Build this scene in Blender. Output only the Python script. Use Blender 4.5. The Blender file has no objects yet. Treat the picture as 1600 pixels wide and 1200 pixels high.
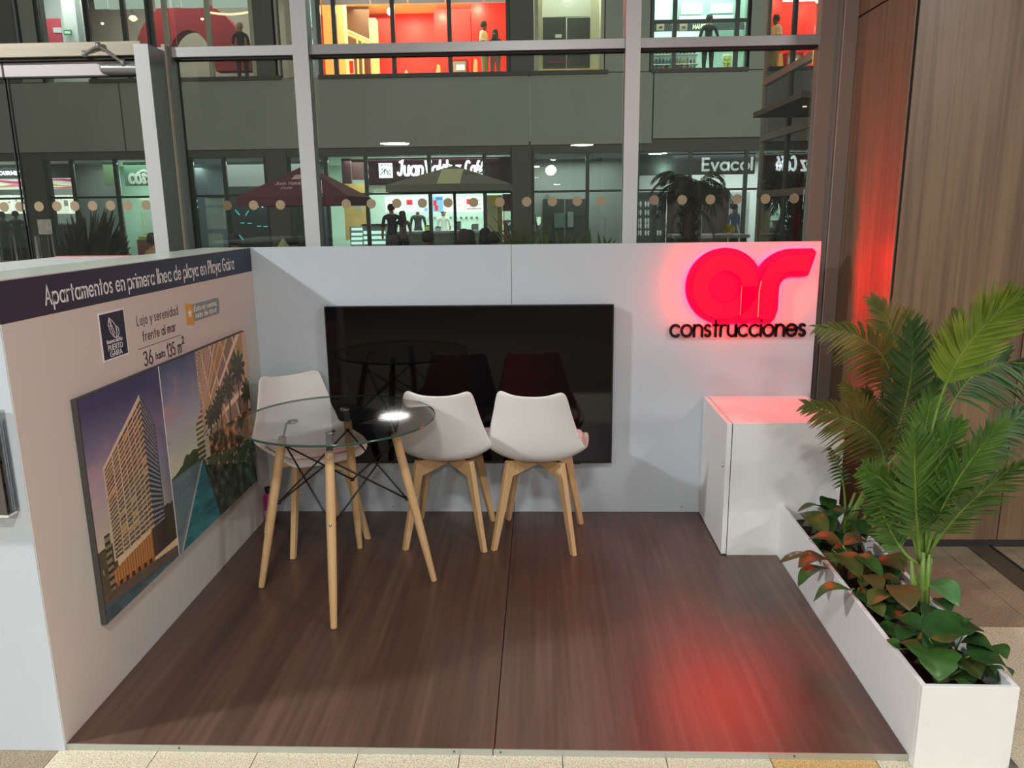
import bpy, bmesh, math, random
from math import sin, cos, pi, radians, sqrt, atan2
from mathutils import Vector, Matrix
random.seed(7)
S = bpy.context.scene
COL = S.collection

# ------------------------------------------------------------------ camera
FPX = 1224.778
CAM = Vector((1.45387, -3.94756, 1.57964))
PITCH, YAW, ROLL = 0.2188, -0.0371, -0.0122
fwd = Vector((sin(YAW)*cos(PITCH), cos(YAW)*cos(PITCH), -sin(PITCH)))
rt0 = fwd.cross(Vector((0, 0, 1))).normalized()
up0 = rt0.cross(fwd)
RT = cos(ROLL)*rt0 + sin(ROLL)*up0
UP = -sin(ROLL)*rt0 + cos(ROLL)*up0
FW = fwd
cam = bpy.data.cameras.new('camera')
cam.sensor_fit = 'HORIZONTAL'; cam.sensor_width = 36.0
cam.lens = FPX/1600*36.0
cam.clip_start = 0.05; cam.clip_end = 300
co = bpy.data.objects.new('camera', cam); COL.objects.link(co)
co.matrix_world = Matrix(((RT.x, UP.x, -FW.x, CAM.x), (RT.y, UP.y, -FW.y, CAM.y), (RT.z, UP.z, -FW.z, CAM.z), (0, 0, 0, 1)))
S.camera = co

# ------------------------------------------------------------------ world, exposure, lamps
S.view_settings.view_transform = 'Standard'
S.view_settings.look = 'None'
S.view_settings.exposure = 0.0
S.view_settings.gamma = 1.0
S.view_settings.use_curve_mapping = False
W = bpy.data.worlds.new('world'); S.world = W
W.use_nodes = True
bg = W.node_tree.nodes['Background']
bg.inputs[0].default_value = (1.0, 0.98, 0.94, 1)
bg.inputs[1].default_value = 0.18

def area(name, loc, target, power, size, color=(1, 1, 1), size_y=None, shape=None, spread=None):
    l = bpy.data.lights.new(name, 'AREA')
    l.energy = power; l.color = color; l.size = size
    l.shape = shape or ('RECTANGLE' if size_y else 'DISK')
    if size_y: l.size_y = size_y
    if spread: l.spread = spread
    o = bpy.data.objects.new(name, l); COL.objects.link(o)
    o.location = loc
    d = Vector(target) - Vector(loc)
    o.rotation_euler = d.to_track_quat('-Z', 'Y').to_euler()
    return o
NEU = (1.0, 0.985, 0.96)
COOL = (0.93, 0.97, 1.0)
# mall downlights (ceiling 3.3 m): the key on the left casts the left wall's shadow on the back wall
def downlight(name, x, y, z, power, size, col): area(name, (x, y, z), (x, y+1e-4, 0), power, size, col)
downlight('downlight_key', -3.57, -3.37, 3.99, 380, 0.40, COOL)
downlight('downlight_a', 1.2, -4.35, 3.3, 84, 0.4, NEU)
downlight('downlight_b', 4.75, -3.9, 3.3, 84, 0.4, NEU)
downlight('downlight_c', -.35, -5.5, 2.4, 58, 0.36, NEU)
downlight('downlight_d', 2.63, -18.0, 3.3, 130, 0.6, NEU)
downlight('downlight_e', 5.3, -22.0, 3.3, 130, 0.6, NEU)
downlight('downlight_f', 6.6, -7.5, 3.3, 110, 0.45, NEU)
downlight('downlight_g', 2.2, -11.05, 4.6, 280, 0.45, NEU)
# added fill lights that brighten the facade across the patio; no fixtures there
area('facade_fill_a', (-5.0, 5.5, 5.75), (-5.0, 17.0, 4.0), 280, 2.0, (1.0, 0.97, 0.86), 0.6)
area('facade_fill_b', (7.0, 5.5, 5.75), (7.0, 17.0, 4.0), 520, 2.0, (0.95, 1.0, 0.92), 0.6)

# ------------------------------------------------------------------ helpers
def ray(u, v):
    return RT*((u-800)/FPX) + UP*((600-v)/FPX) + FW
def PY(u, v, y):
    d = ray(u, v); return CAM + d*((y-CAM.y)/d.y)
def PZ(u, v, z=0.0):
    d = ray(u, v); return CAM + d*((z-CAM.z)/d.z)
def PX(u, v, x=0.0):
    d = ray(u, v); return CAM + d*((x-CAM.x)/d.x)

def lin(c):
    c = c/255.0
    return c/12.92 if c <= 0.04045 else ((c+0.055)/1.055)**2.4
def rgb(r, g, b): return (lin(r), lin(g), lin(b), 1.0)

MATS = {}
def mat(name, c, rough=0.5, metal=0.0, spec=0.5, emit=None, es=0.0, noise=0.0, scale=8.0, bump=0.0, stretch=(1, 1, 1), coat=0.0, trans=0.0, coat_rough=0.1):
    if name in MATS: return MATS[name]
    m = bpy.data.materials.new(name); m.use_nodes = True
    nt = m.node_tree; b = nt.nodes['Principled BSDF']
    b.inputs['Base Color'].default_value = c
    b.inputs['Roughness'].default_value = rough
    b.inputs['Metallic'].default_value = metal
    b.inputs['Specular IOR Level'].default_value = spec
    b.inputs['Coat Weight'].default_value = coat
    b.inputs['Coat Roughness'].default_value = coat_rough
    if trans: b.inputs['Transmission Weight'].default_value = trans
    if emit:
        b.inputs['Emission Color'].default_value = emit
        b.inputs['Emission Strength'].default_value = es
    if noise or bump:
        tc = nt.nodes.new('ShaderNodeTexCoord'); mp = nt.nodes.new('ShaderNodeMapping')
        mp.inputs['Scale'].default_value = stretch
        nz = nt.nodes.new('ShaderNodeTexNoise'); nz.inputs['Scale'].default_value = scale; nz.inputs['Detail'].default_value = 5
        nt.links.new(tc.outputs['Object'], mp.inputs[0]); nt.links.new(mp.outputs[0], nz.inputs['Vector'])
        if noise:
            mx = nt.nodes.new('ShaderNodeMix'); mx.data_type = 'RGBA'
            mx.inputs[6].default_value = tuple(max(0, x*(1-noise)) for x in c[:3]) + (1,)
            mx.inputs[7].default_value = tuple(min(1, x*(1+noise)) for x in c[:3]) + (1,)
            rp = nt.nodes.new('ShaderNodeMapRange'); rp.inputs[1].default_value = 0.3; rp.inputs[2].default_value = 0.7
            nt.links.new(nz.outputs['Fac'], rp.inputs[0]); nt.links.new(rp.outputs[0], mx.inputs[0])
            nt.links.new(mx.outputs[2], b.inputs['Base Color'])
        if bump:
            bp = nt.nodes.new('ShaderNodeBump'); bp.inputs['Strength'].default_value = bump; bp.inputs['Distance'].default_value = 0.002
            nt.links.new(nz.outputs['Fac'], bp.inputs['Height']); nt.links.new(bp.outputs[0], b.inputs['Normal'])
    MATS[name] = m
    return m

def wood(name, stops, axis, scale, rough=0.4, coat=0.0, fine=1.0, spec=0.5):
    """vertical grain along one axis: long soft bands, fine fibres and pores"""
    m = bpy.data.materials.new(name); m.use_nodes = True
    nt = m.node_tree; b = nt.nodes['Principled BSDF']
    tc = nt.nodes.new('ShaderNodeTexCoord')
    def nz(sc, stretch, detail):
        mp = nt.nodes.new('ShaderNodeMapping')
        s = [1.0, 1.0, 1.0]; s[axis] = stretch
        mp.inputs['Scale'].default_value = s
        n = nt.nodes.new('ShaderNodeTexNoise'); n.inputs['Scale'].default_value = sc; n.inputs['Detail'].default_value = detail; n.inputs['Roughness'].default_value = 0.62
        nt.links.new(tc.outputs['Object'], mp.inputs[0]); nt.links.new(mp.outputs[0], n.inputs['Vector'])
        return n
    a = nz(scale, 0.06, 6); c = nz(scale*9*fine, 0.02, 3)
    mix = nt.nodes.new('ShaderNodeMix'); mix.data_type = 'FLOAT'; mix.inputs[0].default_value = 0.38
    nt.links.new(a.outputs['Fac'], mix.inputs[2]); nt.links.new(c.outputs['Fac'], mix.inputs[3])
    cr = nt.nodes.new('ShaderNodeValToRGB')
    els = cr.color_ramp.elements
    els[0].position, els[0].color = stops[0]
    els[1].position, els[1].color = stops[-1]
    for p, q in stops[1:-1]:
        e = els.new(p); e.color = q
    nt.links.new(mix.outputs[0], cr.inputs[0]); nt.links.new(cr.outputs[0], b.inputs['Base Color'])
    b.inputs['Roughness'].default_value = rough
    b.inputs['Specular IOR Level'].default_value = spec
    b.inputs['Coat Weight'].default_value = coat; b.inputs['Coat Roughness'].default_value = 0.22
    bp = nt.nodes.new('ShaderNodeBump'); bp.inputs['Strength'].default_value = 0.12; bp.inputs['Distance'].default_value = 0.001
    nt.links.new(c.outputs['Fac'], bp.inputs['Height']); nt.links.new(bp.outputs[0], b.inputs['Normal'])
    MATS[name] = m
    return m

def glass(name, tint, refl=1.0, ior=1.5, rough=0.0):
    """clear pane: transmits straight through, mirrors by Fresnel"""
    m = bpy.data.materials.new(name); m.use_nodes = True
    nt = m.node_tree; nt.nodes.clear()
    out = nt.nodes.new('ShaderNodeOutputMaterial')
    t = nt.nodes.new('ShaderNodeBsdfTransparent'); t.inputs[0].default_value = tint
    g = nt.nodes.new('ShaderNodeBsdfGlossy'); g.inputs['Roughness'].default_value = rough; g.inputs[0].default_value = (1, 1, 1, 1)
    fr = nt.nodes.new('ShaderNodeFresnel'); fr.inputs[0].default_value = ior
    mu = nt.nodes.new('ShaderNodeMath'); mu.operation = 'MULTIPLY'; mu.inputs[1].default_value = refl; mu.use_clamp = True
    mx = nt.nodes.new('ShaderNodeMixShader')
    nt.links.new(fr.outputs[0], mu.inputs[0]); nt.links.new(mu.outputs[0], mx.inputs[0])
    nt.links.new(t.outputs[0], mx.inputs[1]); nt.links.new(g.outputs[0], mx.inputs[2]); nt.links.new(mx.outputs[0], out.inputs[0])
    MATS[name] = m
    return m

def worldloc(o):
    v = Vector((0, 0, 0))
    while o: v = v + o.location; o = o.parent
    return v

class MB:
    """collects shapes and links them as ONE mesh object"""
    def __init__(s): s.v = []; s.f = []; s.m = []
    def add(s, vs, fs, mi=0):
        n = len(s.v); s.v += [Vector(p) for p in vs]
        for f in fs: s.f.append([n+i for i in f]); s.m.append(mi)
        return s
    def box(s, x0, x1, y0, y1, z0, z1, mi=0):
        x0, x1 = min(x0, x1), max(x0, x1); y0, y1 = min(y0, y1), max(y0, y1); z0, z1 = min(z0, z1), max(z0, z1)
        return s.add([(x0, y0, z0), (x1, y0, z0), (x1, y1, z0), (x0, y1, z0), (x0, y0, z1), (x1, y0, z1), (x1, y1, z1), (x0, y1, z1)],
                     [(3, 2, 1, 0), (4, 5, 6, 7), (0, 1, 5, 4), (1, 2, 6, 5), (2, 3, 7, 6), (3, 0, 4, 7)], mi)
    def hexa(s, b, t, mi=0):
        """b, t: four bottom and four top corners, anticlockwise from above"""
        return s.add(list(b)+list(t), [(3, 2, 1, 0), (4, 5, 6, 7), (0, 1, 5, 4), (1, 2, 6, 5), (2, 3, 7, 6), (3, 0, 4, 7)], mi)
    def tube(s, pts, rad, n=10, mi=0, cap=True):
        pts = [Vector(p) for p in pts]
        if not isinstance(rad, (list, tuple)): rad = [rad]*len(pts)
        base = len(s.v); nrm = None
        for i, p in enumerate(pts):
            t = (pts[min(i+1, len(pts)-1)]-pts[max(i-1, 0)]).normalized()
            if nrm is None:
                nrm = t.cross(Vector((0, 0, 1)))
                if nrm.length < 1e-3: nrm = t.cross(Vector((1, 0, 0)))
                nrm.normalize()
            else:
                nrm = (nrm - t*nrm.dot(t)).normalized()
            bn = t.cross(nrm)
            for k in range(n):
                a = 2*pi*k/n
                s.v.append(p + (nrm*cos(a)+bn*sin(a))*rad[i])
        for i in range(len(pts)-1):
            for k in range(n):
                a = base+i*n+k; b = base+i*n+(k+1) % n
                s.f.append([a, b, b+n, a+n]); s.m.append(mi)
        if cap:
            s.f.append([base+k for k in range(n)][::-1]); s.m.append(mi)
            e = base+(len(pts)-1)*n
            s.f.append([e+k for k in range(n)]); s.m.append(mi)
        return s
    def lathe(s, prof, c=(0, 0, 0), n=20, mi=0):
        c = Vector(c); base = len(s.v)
        for r, z in prof:
            for k in range(n):
                a = 2*pi*k/n; s.v.append(c+Vector((r*cos(a), r*sin(a), z)))
        for i in range(len(prof)-1):
            for k in range(n):
                a = base+i*n+k; b = base+i*n+(k+1) % n
                s.f.append([a, b, b+n, a+n]); s.m.append(mi)
        s.f.append([base+k for k in range(n)][::-1]); s.m.append(mi)
        e = base+(len(prof)-1)*n
        s.f.append([e+k for k in range(n)]); s.m.append(mi)
        return s
    def prism(s, poly, o, ax, ay, th, mi=0):
        """flat polygon (list of 2D points) on the plane o + x*ax + y*ay, given thickness th along ax x ay"""
        o = Vector(o); ax = Vector(ax); ay = Vector(ay); nn = ax.cross(ay).normalized()
        n = len(poly)
        a = [o+ax*p[0]+ay*p[1] for p in poly]; b = [p+nn*th for p in a]
        s.add(a+b, [list(range(n))[::-1], [n+i for i in range(n)]]+[(i, (i+1) % n, n+(i+1) % n, n+i) for i in range(n)], mi)
        return s
    def build(s, name, mats, parent=None, smooth=False, bevel=0.0, world=True, sub=0, solid=0.0, segs=2):
        me = bpy.data.meshes.new(name)
        off = worldloc(parent) if (parent is not None and world) else Vector((0, 0, 0))
        me.from_pydata([p-off for p in s.v], [], s.f)
        if not isinstance(mats, (list, tuple)): mats = [mats]
        for m in mats: me.materials.append(m)
        if len(mats) > 1: me.polygons.foreach_set('material_index', s.m)
        if smooth: me.polygons.foreach_set('use_smooth', [True]*len(me.polygons))
        me.validate(); me.update()
        o = bpy.data.objects.new(name, me); COL.objects.link(o)
        if parent is not None: o.parent = parent
        if solid:
            md = o.modifiers.new('solid', 'SOLIDIFY'); md.thickness = solid; md.offset = 0
        if sub:
            md = o.modifiers.new('sub', 'SUBSURF'); md.levels = sub; md.render_levels = sub
        if bevel:
            md = o.modifiers.new('bevel', 'BEVEL'); md.width = bevel; md.segments = segs; md.limit_method = 'ANGLE'; md.angle_limit = radians(40)
            md.harden_normals = False
        return o

def tag(o, label, cat, group=None, kind=None):
    if label: o['label'] = label
    if cat: o['category'] = cat
    if group: o['group'] = group
    if kind: o['kind'] = kind
    return o
def thing(name, label, cat, loc=(0, 0, 0), rz=0.0, group=None):
    o = bpy.data.objects.new(name, None); COL.objects.link(o)
    o.empty_display_size = 0.1
    o.location = loc; o.rotation_euler = (0, 0, rz)
    return tag(o, label, cat, group)
def struct(o): o['kind'] = 'structure'; return o
def stuff(o): o['kind'] = 'stuff'; return o
def dup(root, loc, rz, label=None, group=None):
    r = root.copy(); COL.objects.link(r); r.location = loc; r.rotation_euler = (0, 0, rz)
    if label: r['label'] = label
    if group: r['group'] = group
    for ch in list(root.children):
        c = ch.copy(); COL.objects.link(c); c.parent = r
        for g in ch.children:
            d = g.copy(); COL.objects.link(d); d.parent = c
    return r

# ------------------------------------------------------------------ stroke lettering
def arc(cx, cy, r, a0, a1, ry=None, n=None):
    ry = ry or r
    n = n or max(4, int(abs(a1-a0)/15))
    return [(cx+r*cos(radians(a0+(a1-a0)*i/n)), cy+ry*sin(radians(a0+(a1-a0)*i/n))) for i in range(n+1)]
def arch(x, w, top=0.5):
    r = w/2; return arc(x+r, top-r, r, 180, 0)+[(x+w, 0)]
O5 = arc(.25, .25, .25, 0, 360)
GL = {
 'a': ([O5, [(.5, .5), (.5, 0)]], .5), 'b': ([O5, [(0, .8), (0, 0)]], .5), 'c': ([arc(.25, .25, .25, 48, 312)], .43),
 'd': ([O5, [(.5, .8), (.5, 0)]], .5), 'e': ([[(.02, .26), (.5, .26)]+arc(.25, .25, .25, 0, 320)], .5),
 'f': ([[(.1, 0), (.1, .62)]+arc(.25, .62, .15, 180, 80), [(0, .5), (.24, .5)]], .26),
 'h': ([[(0, .8), (0, 0)], arch(0, .38)], .38), 'i': ([[(0, 0), (0, .5)], [(0, .67), (0, .7)]], .0),
 'í': ([[(0, 0), (0, .5)], [(-.02, .62), (.07, .76)]], .0), 'j': ([[(.1, .5), (.1, -.1)]+arc(0, -.1, .1, 0, -80), [(.1, .67), (.1, .7)]], .12),
 'l': ([[(0, 0), (0, .8)]], 0), 'm': ([[(0, 0), (0, .5)], arch(0, .3), arch(.3, .3)], .6), 'n': ([[(0, 0), (0, .5)], arch(0, .4)], .4),
 'o': ([O5], .5), 'p': ([O5, [(0, .5), (0, -.24)]], .5), 'r': ([[(0, 0), (0, .5)], arc(.18, .32, .18, 180, 65)], .24),
 's': ([arc(.15, .375, .125, 35, 270)+arc(.15, .125, .125, 90, -145)[1:]], .3), 't': ([[(.12, .7), (.12, 0)], [(0, .5), (.25, .5)]], .25),
 'u': ([[(0, .5)]+arc(.2, .2, .2, 180, 360)+[(.4, .5)], [(.4, .5), (.4, 0)]], .4), 'v': ([[(0, .5), (.2, 0), (.4, .5)]], .4),
 'x': ([[(0, .5), (.38, 0)], [(0, 0), (.38, .5)]], .38), 'y': ([[(0, .5), (.21, .02)], [(.42, .5), (.12, -.24)]], .42),
 'z': ([[(0, .5), (.36, .5), (0, 0), (.38, 0)]], .38), 'é': ([[(.02, .26), (.5, .26)]+arc(.25, .25, .25, 0, 320), [(.22, .6), (.34, .75)]], .5),
 'A': ([[(0, 0), (.28, .78), (.56, 0)], [(.1, .26), (.46, .26)]], .56), 'C': ([arc(.3, .39, .3, 50, 310, .39)], .52),
 'E': ([[(.4, .78), (0, .78), (0, 0), (.4, 0)], [(0, .4), (.34, .4)]], .4), 'É': ([[(.4, .78), (0, .78), (0, 0), (.4, 0)], [(0, .4), (.34, .4)], [(.15, .88), (.3, 1.0)]], .4),
 'G': ([arc(.3, .39, .3, 50, 360, .39)+[(.36, .39)]], .6), 'I': ([[(0, 0), (0, .78)]], 0), 'J': ([[(.12, .72), (.34, .78), (.3, .2)]+arc(.14, .18, .16, 0, -170)], .38),
 'L': ([[(0, .78), (0, 0), (.36, 0)]], .36), 'M': ([[(0, 0), (.04, .78), (.32, .2), (.6, .78), (.64, 0)]], .64), 'N': ([[(0, 0), (0, .78), (.46, 0), (.46, .78)]], .46),
 'O': ([arc(.32, .39, .32, 0, 360, .39)], .64), 'P': ([[(0, 0), (0, .78), (.2, .78)]+arc(.2, .58, .2, 90, -90)+[(0, .38)]], .4),
 'R': ([[(0, 0), (0, .78), (.2, .78)]+arc(.2, .58, .2, 90, -90)+[(0, .38)], [(.18, .38), (.42, 0)]], .42), 'S': ([arc(.2,.58,.2,35,270)+arc(.2,.19,.19,90,-145)[1:]],.4), 'D': ([[(0,0),(0,.78),(.15,.78)]+arc(.15,.39,.35,90,-90,.39)+[(0,0)]],.5), 'T': ([[(0, .78), (.5, .78)], [(.25, .78), (.25, 0)]], .5),
 'U': ([[(0, .78)]+arc(.22, .22, .22, 180, 360)+[(.44, .78)]], .44), 'V': ([[(0, .78), (.26, 0), (.52, .78)]], .52),
 '1': ([[(0, .62), (.13, .78), (.13, 0)]], .13), '2': ([arc(.2, .58, .2, 165, -35)+[(0, 0), (.42, 0)]], .42), '3': ([arc(.18, .59, .19, 155, -80)+arc(.19, .2, .2, 85, -155)], .39),
 '5': ([[(.34, .78), (.06, .78), (.03, .44)]+arc(.17, .25, .22, 125, -140)], .4), '6': ([arc(.21, .21, .21, 0, 360), [(.02, .29), (.26, .78)]], .42),
 '!': ([[(0, .78), (0, .25)], [(0, .02), (0, .04)]], 0), '¡': ([[(0, .5), (0, -.1)], [(0, .7), (0, .72)]], 0), ',': ([[(.03, .04), (0, -.12)]], .05),
}
GL['²'] = ([[(x*.5, .45+y*.5) for x, y in p] for p in GL['2'][0]], .22)
def stroke(mb, pts, w, pos, th, mi=0):
    """a ribbon of width w along a 2D polyline with round ends; pos maps a 2D point to 3D; th = offset vector (thickness)"""
    P2 = [Vector((p[0], p[1])) for p in pts]
    L, R_ = [], []
    n = len(P2)
    for i in range(n):
        a = P2[max(i-1, 0)]; b = P2[min(i+1, n-1)]
        d0 = (P2[i]-a); d1 = (b-P2[i])
        if d0.length < 1e-9: d0 = d1
        if d1.length < 1e-9: d1 = d0
        if d0.length < 1e-9: continue
        d0 = d0.normalized(); d1 = d1.normalized()
        t = d0+d1
        t = d1 if t.length < 1e-6 else t.normalized()
        k = max(0.45, t.dot(d1))
        nn = Vector((-t.y, t.x))*(w/2/k)
        L.append(P2[i]+nn); R_.append(P2[i]-nn)
    closed = (P2[0]-P2[-1]).length < 1e-5
    poly = L + R_[::-1]
    if not closed:
        e = (P2[-1]-P2[-2]).normalized(); s0 = (P2[0]-P2[1]).normalized()
        def capp(c, d):
            a0 = atan2(d.y, d.x); return [c+Vector((cos(a0+k), sin(a0+k)))*(w/2) for k in (0.9, 0.0, -0.9)]
        poly = L + capp(P2[-1], e) + R_[::-1] + capp(P2[0], s0)
    m = len(L)
    base = len(mb.v)
    f3 = [pos(p.x, p.y) for p in L]+[pos(p.x, p.y) for p in R_]
    b3 = [p+th for p in f3]
    fs = []
    N = len(f3)
    for i in range(m-1):
        fs.append((i, m+i, m+i+1, i+1)); fs.append((N+i, N+i+1, N+m+i+1, N+m+i))
        fs.append((i, i+1, N+i+1, N+i)); fs.append((m+i, N+m+i, N+m+i+1, m+i+1))
    if not closed:
        fs.append((0, N, N+m, m)); fs.append((m-1, 2*m-1, N+2*m-1, N+m-1))
    mb.add(f3+b3, fs, mi)
    if not closed:
        for c, d in ((P2[-1], (P2[-1]-P2[-2]).normalized()), (P2[0], (P2[0]-P2[1]).normalized())):
            a0 = atan2(d.y, d.x)
            ring = [c+Vector((cos(a0+k), sin(a0+k)))*(w/2) for k in (pi/2, pi/4, 0, -pi/4, -pi/2)]
            r3 = [pos(p.x, p.y) for p in ring]; q3 = [p+th for p in r3]
            mb.add(r3+q3, [(0, 1, 2, 3, 4)[::-1], (5, 6, 7, 8, 9)]+[(i, i+1, 5+i+1, 5+i) for i in range(4)], mi)
def text_width(txt, gap):
    x = 0
    for ch in txt: x += (0.32 if ch == ' ' else GL[ch][1]+gap)
    return x-gap
def lettering(txt, o, ax, ay, size, w, th, gap=0.16, xs=1.0, slant=0.0, fit=None, each=None, mb=None):
    """writes txt from origin o along unit vectors ax, ay; size = metres per em unit; w = stroke width in em; th = thickness vector"""
    o = Vector(o); ax = Vector(ax); ay = Vector(ay); th = Vector(th)
    if fit: xs = fit/(text_width(txt, gap)*size)
    one = mb or MB()
    x = 0
    for ch in txt:
        if ch == ' ': x += 0.32; continue
        strokes, adv = GL[ch]
        tgt = MB() if each else one
        for st in strokes:
            x0 = x
            if len(st) == 2 and abs(st[0][0]-st[1][0]) < .05 and abs(st[0][1]-st[1][1]) < .05:
                st = [st[0], (st[1][0], st[1][1]+.001)]
            sx = [((x0+px+slant*py)*xs*size, py*size) for px, py in st]
            stroke(tgt, sx, w*size, lambda a, b: o+ax*a+ay*b, th)
        if each: each(tgt, ch)
        x += adv+gap
    return one

# ------------------------------------------------------------------ materials (inside)
M_wallw = mat('grey_white_laminate', rgb(192, 199, 204), 0.45, noise=0.015, scale=3)
M_white = mat('white_laminate', rgb(226, 226, 228), 0.42, noise=0.015, scale=3)
M_whitepl = mat('white_board', rgb(228, 227, 224), 0.38, noise=0.02, scale=5)
M_beige = mat('beige_print', rgb(213, 207, 198), 0.6)
M_navy = mat('navy_print', rgb(32, 45, 64), 0.5)
M_lettw = mat('white_print', rgb(240, 240, 238), 0.5)
M_lettd = mat('dark_print', rgb(70, 66, 66), 0.5)
M_black = mat('black_acrylic', rgb(28, 14, 16), 0.25)
M_dark = mat('dark_gap', rgb(22, 20, 20), 0.8)
M_alu = mat('aluminium_profile', rgb(168, 166, 164), 0.38, metal=0.55, noise=0.02)
M_alud = mat('grey_frame', rgb(128, 130, 128), 0.42, metal=0.4)
M_aluw = mat('pale_column_cover', rgb(205, 204, 202), 0.4, metal=0.15)
M_taupe = mat('taupe_profile', rgb(150, 137, 126), 0.4, metal=0.4)
M_gasket = mat('black_gasket', rgb(20, 20, 20), 0.6)
M_strip = mat('brushed_strip', rgb(186, 190, 182), 0.35, metal=0.6)
M_floor = wood('walnut_laminate', [(0.30, rgb(64, 46, 40)), (0.5, rgb(88, 65, 55)), (0.66, rgb(108, 83, 70)), (0.78, rgb(94, 69, 58))], 1, 5.0, 0.36, coat=0.12)
M_pier = wood('brown_veneer', [(0.32, rgb(92, 70, 56)), (0.45, rgb(116, 91, 70)), (0.56, rgb(142, 114, 86)), (0.70, rgb(104, 82, 66))], 2, 4.0, 0.42, coat=0.08)
M_beech = wood('beech_wood', [(0.3, rgb(192, 152, 104)), (0.5, rgb(212, 174, 126)), (0.7, rgb(222, 186, 140))], 2, 9.0, 0.45)
M_chair = mat('white_plastic', rgb(226, 224, 218), 0.35)
M_cush = mat('white_leatherette', rgb(222, 212, 206), 0.5, bump=0.1, scale=120)
M_steel = mat('polished_steel', rgb(200, 200, 200), 0.2, metal=1.0)
M_bracket = mat('grey_bracket', rgb(96, 98, 98), 0.4, metal=0.5)
M_rod = mat('black_rod', rgb(20, 20, 22), 0.4)
M_screen = mat('screen_glass', rgb(5, 5, 7), 0.05, spec=0.38)
M_bezel = mat('black_bezel', rgb(16, 16, 17), 0.35)
M_pane = glass('window_pane', (0.86, 0.9, 0.87, 1), 1.0, 1.5)
M_tglass = glass('table_glass', (0.84, 0.88, 0.86, 1), 1.25, 1.5)
M_gedge = mat('green_glass_edge', rgb(52, 84, 74), 0.12)
M_soil = mat('dark_soil', rgb(58, 44, 34), 0.95, noise=0.4, scale=60, bump=0.8)
M_ext_pink = mat('pink_rail', rgb(196, 186, 186), 0.4, metal=0.2)
M_tan = mat('tan_header', rgb(176, 164, 142), 0.4, metal=0.2, noise=0.12, scale=3, stretch=(0.3, 1, 8))
def terrazzo(name, c, c2, c3):
    m = bpy.data.materials.new(name); m.use_nodes = True
    nt = m.node_tree; b = nt.nodes['Principled BSDF']
    tc = nt.nodes.new('ShaderNodeTexCoord')
    n1 = nt.nodes.new('ShaderNodeTexNoise'); n1.inputs['Scale'].default_value = 240; n1.inputs['Detail'].default_value = 2
    n2 = nt.nodes.new('ShaderNodeTexVoronoi'); n2.inputs['Scale'].default_value = 150
    cr = nt.nodes.new('ShaderNodeValToRGB'); cr.color_ramp.elements[0].position = 0.36; cr.color_ramp.elements[0].color = c2
    cr.color_ramp.elements[1].position = 0.46; cr.color_ramp.elements[1].color = c
    e = cr.color_ramp.elements.new(0.66); e.color = c3
    nt.links.new(tc.outputs['Object'], n1.inputs['Vector']); nt.links.new(tc.outputs['Object'], n2.inputs['Vector'])
    nt.links.new(n1.outputs['Fac'], cr.inputs[0])
    mx = nt.nodes.new('ShaderNodeMix'); mx.data_type = 'RGBA'; mx.blend_type = 'MULTIPLY'; mx.inputs[0].default_value = 0.12
    nt.links.new(cr.outputs[0], mx.inputs[6]); nt.links.new(n2.outputs['Color'], mx.inputs[7])
    nt.links.new(mx.outputs[2], b.inputs['Base Color']); b.inputs['Roughness'].default_value = 0.42
    return m
M_cream = terrazzo('cream_terrazzo', rgb(206, 194, 168), rgb(160, 146, 122), rgb(226, 216, 194))
M_brownt = terrazzo('brown_terrazzo', rgb(140, 124, 102), rgb(104, 90, 74), rgb(168, 152, 128))
M_orange = terrazzo('ochre_terrazzo', rgb(196, 158, 98), rgb(160, 120, 70), rgb(214, 182, 124))

# ------------------------------------------------------------------ mall floor of loose tiles
FZ = -0.02
fl = MB().box(-7, 9, -12, 0.3, FZ-0.06, FZ-0.004).build('floor', mat('grout', rgb(98, 88, 74), 0.8)); struct(fl)
T = 0.308
for i in range(-6, 12):
    for j in range(-9, 3):
        x0 = 0.283+i*T; y0 = -1.124+j*T-0.001
        if y0 > -1.9 and x0+T < 2.6: continue      # under the stand
        if j > -1 and x0 > 4.6: continue
        if y0 < -3.0 or y0+T > 0.26: continue
        if x0 > 3.0 and y0+T > -0.36 and False: continue
        m = M_brownt if (j >= 0 or (x0 < -0.1 and j < -2)) else M_cream
        if j == -3 and i == 6: m = M_orange
        if i == 10 and j >= 0: continue           # the dark strip runs here
        MB().box(x0+.0015, x0+T-.0015, y0+.0015, y0+T-.0015, FZ-0.01, FZ-random.random()*0.0006).build('tile', m, fl)
for j in range(0, 3):
    y0 = -1.125+j*T
    MB().box(3.365, 3.49, y0+.0015, y0+T-.0015, FZ-.01, FZ-.0003).build('tile', M_brownt, fl)
    if j < 3: MB().box(3.602, 3.67, y0+.0015, y0+T-.0015, FZ-.01, FZ-.0003).build('tile', M_brownt, fl)
st = MB().box(3.49, 3.6, -1.12, -0.35, FZ-.01, FZ+.004).build('trim_1', mat('dark_granite', rgb(74, 62, 50), 0.6, noise=0.25, scale=90)); struct(st)
MB().box(3.594, 3.604, -1.12, -0.35, FZ-.01, FZ+.008).build('edge_strip', M_dark, st)

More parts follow.
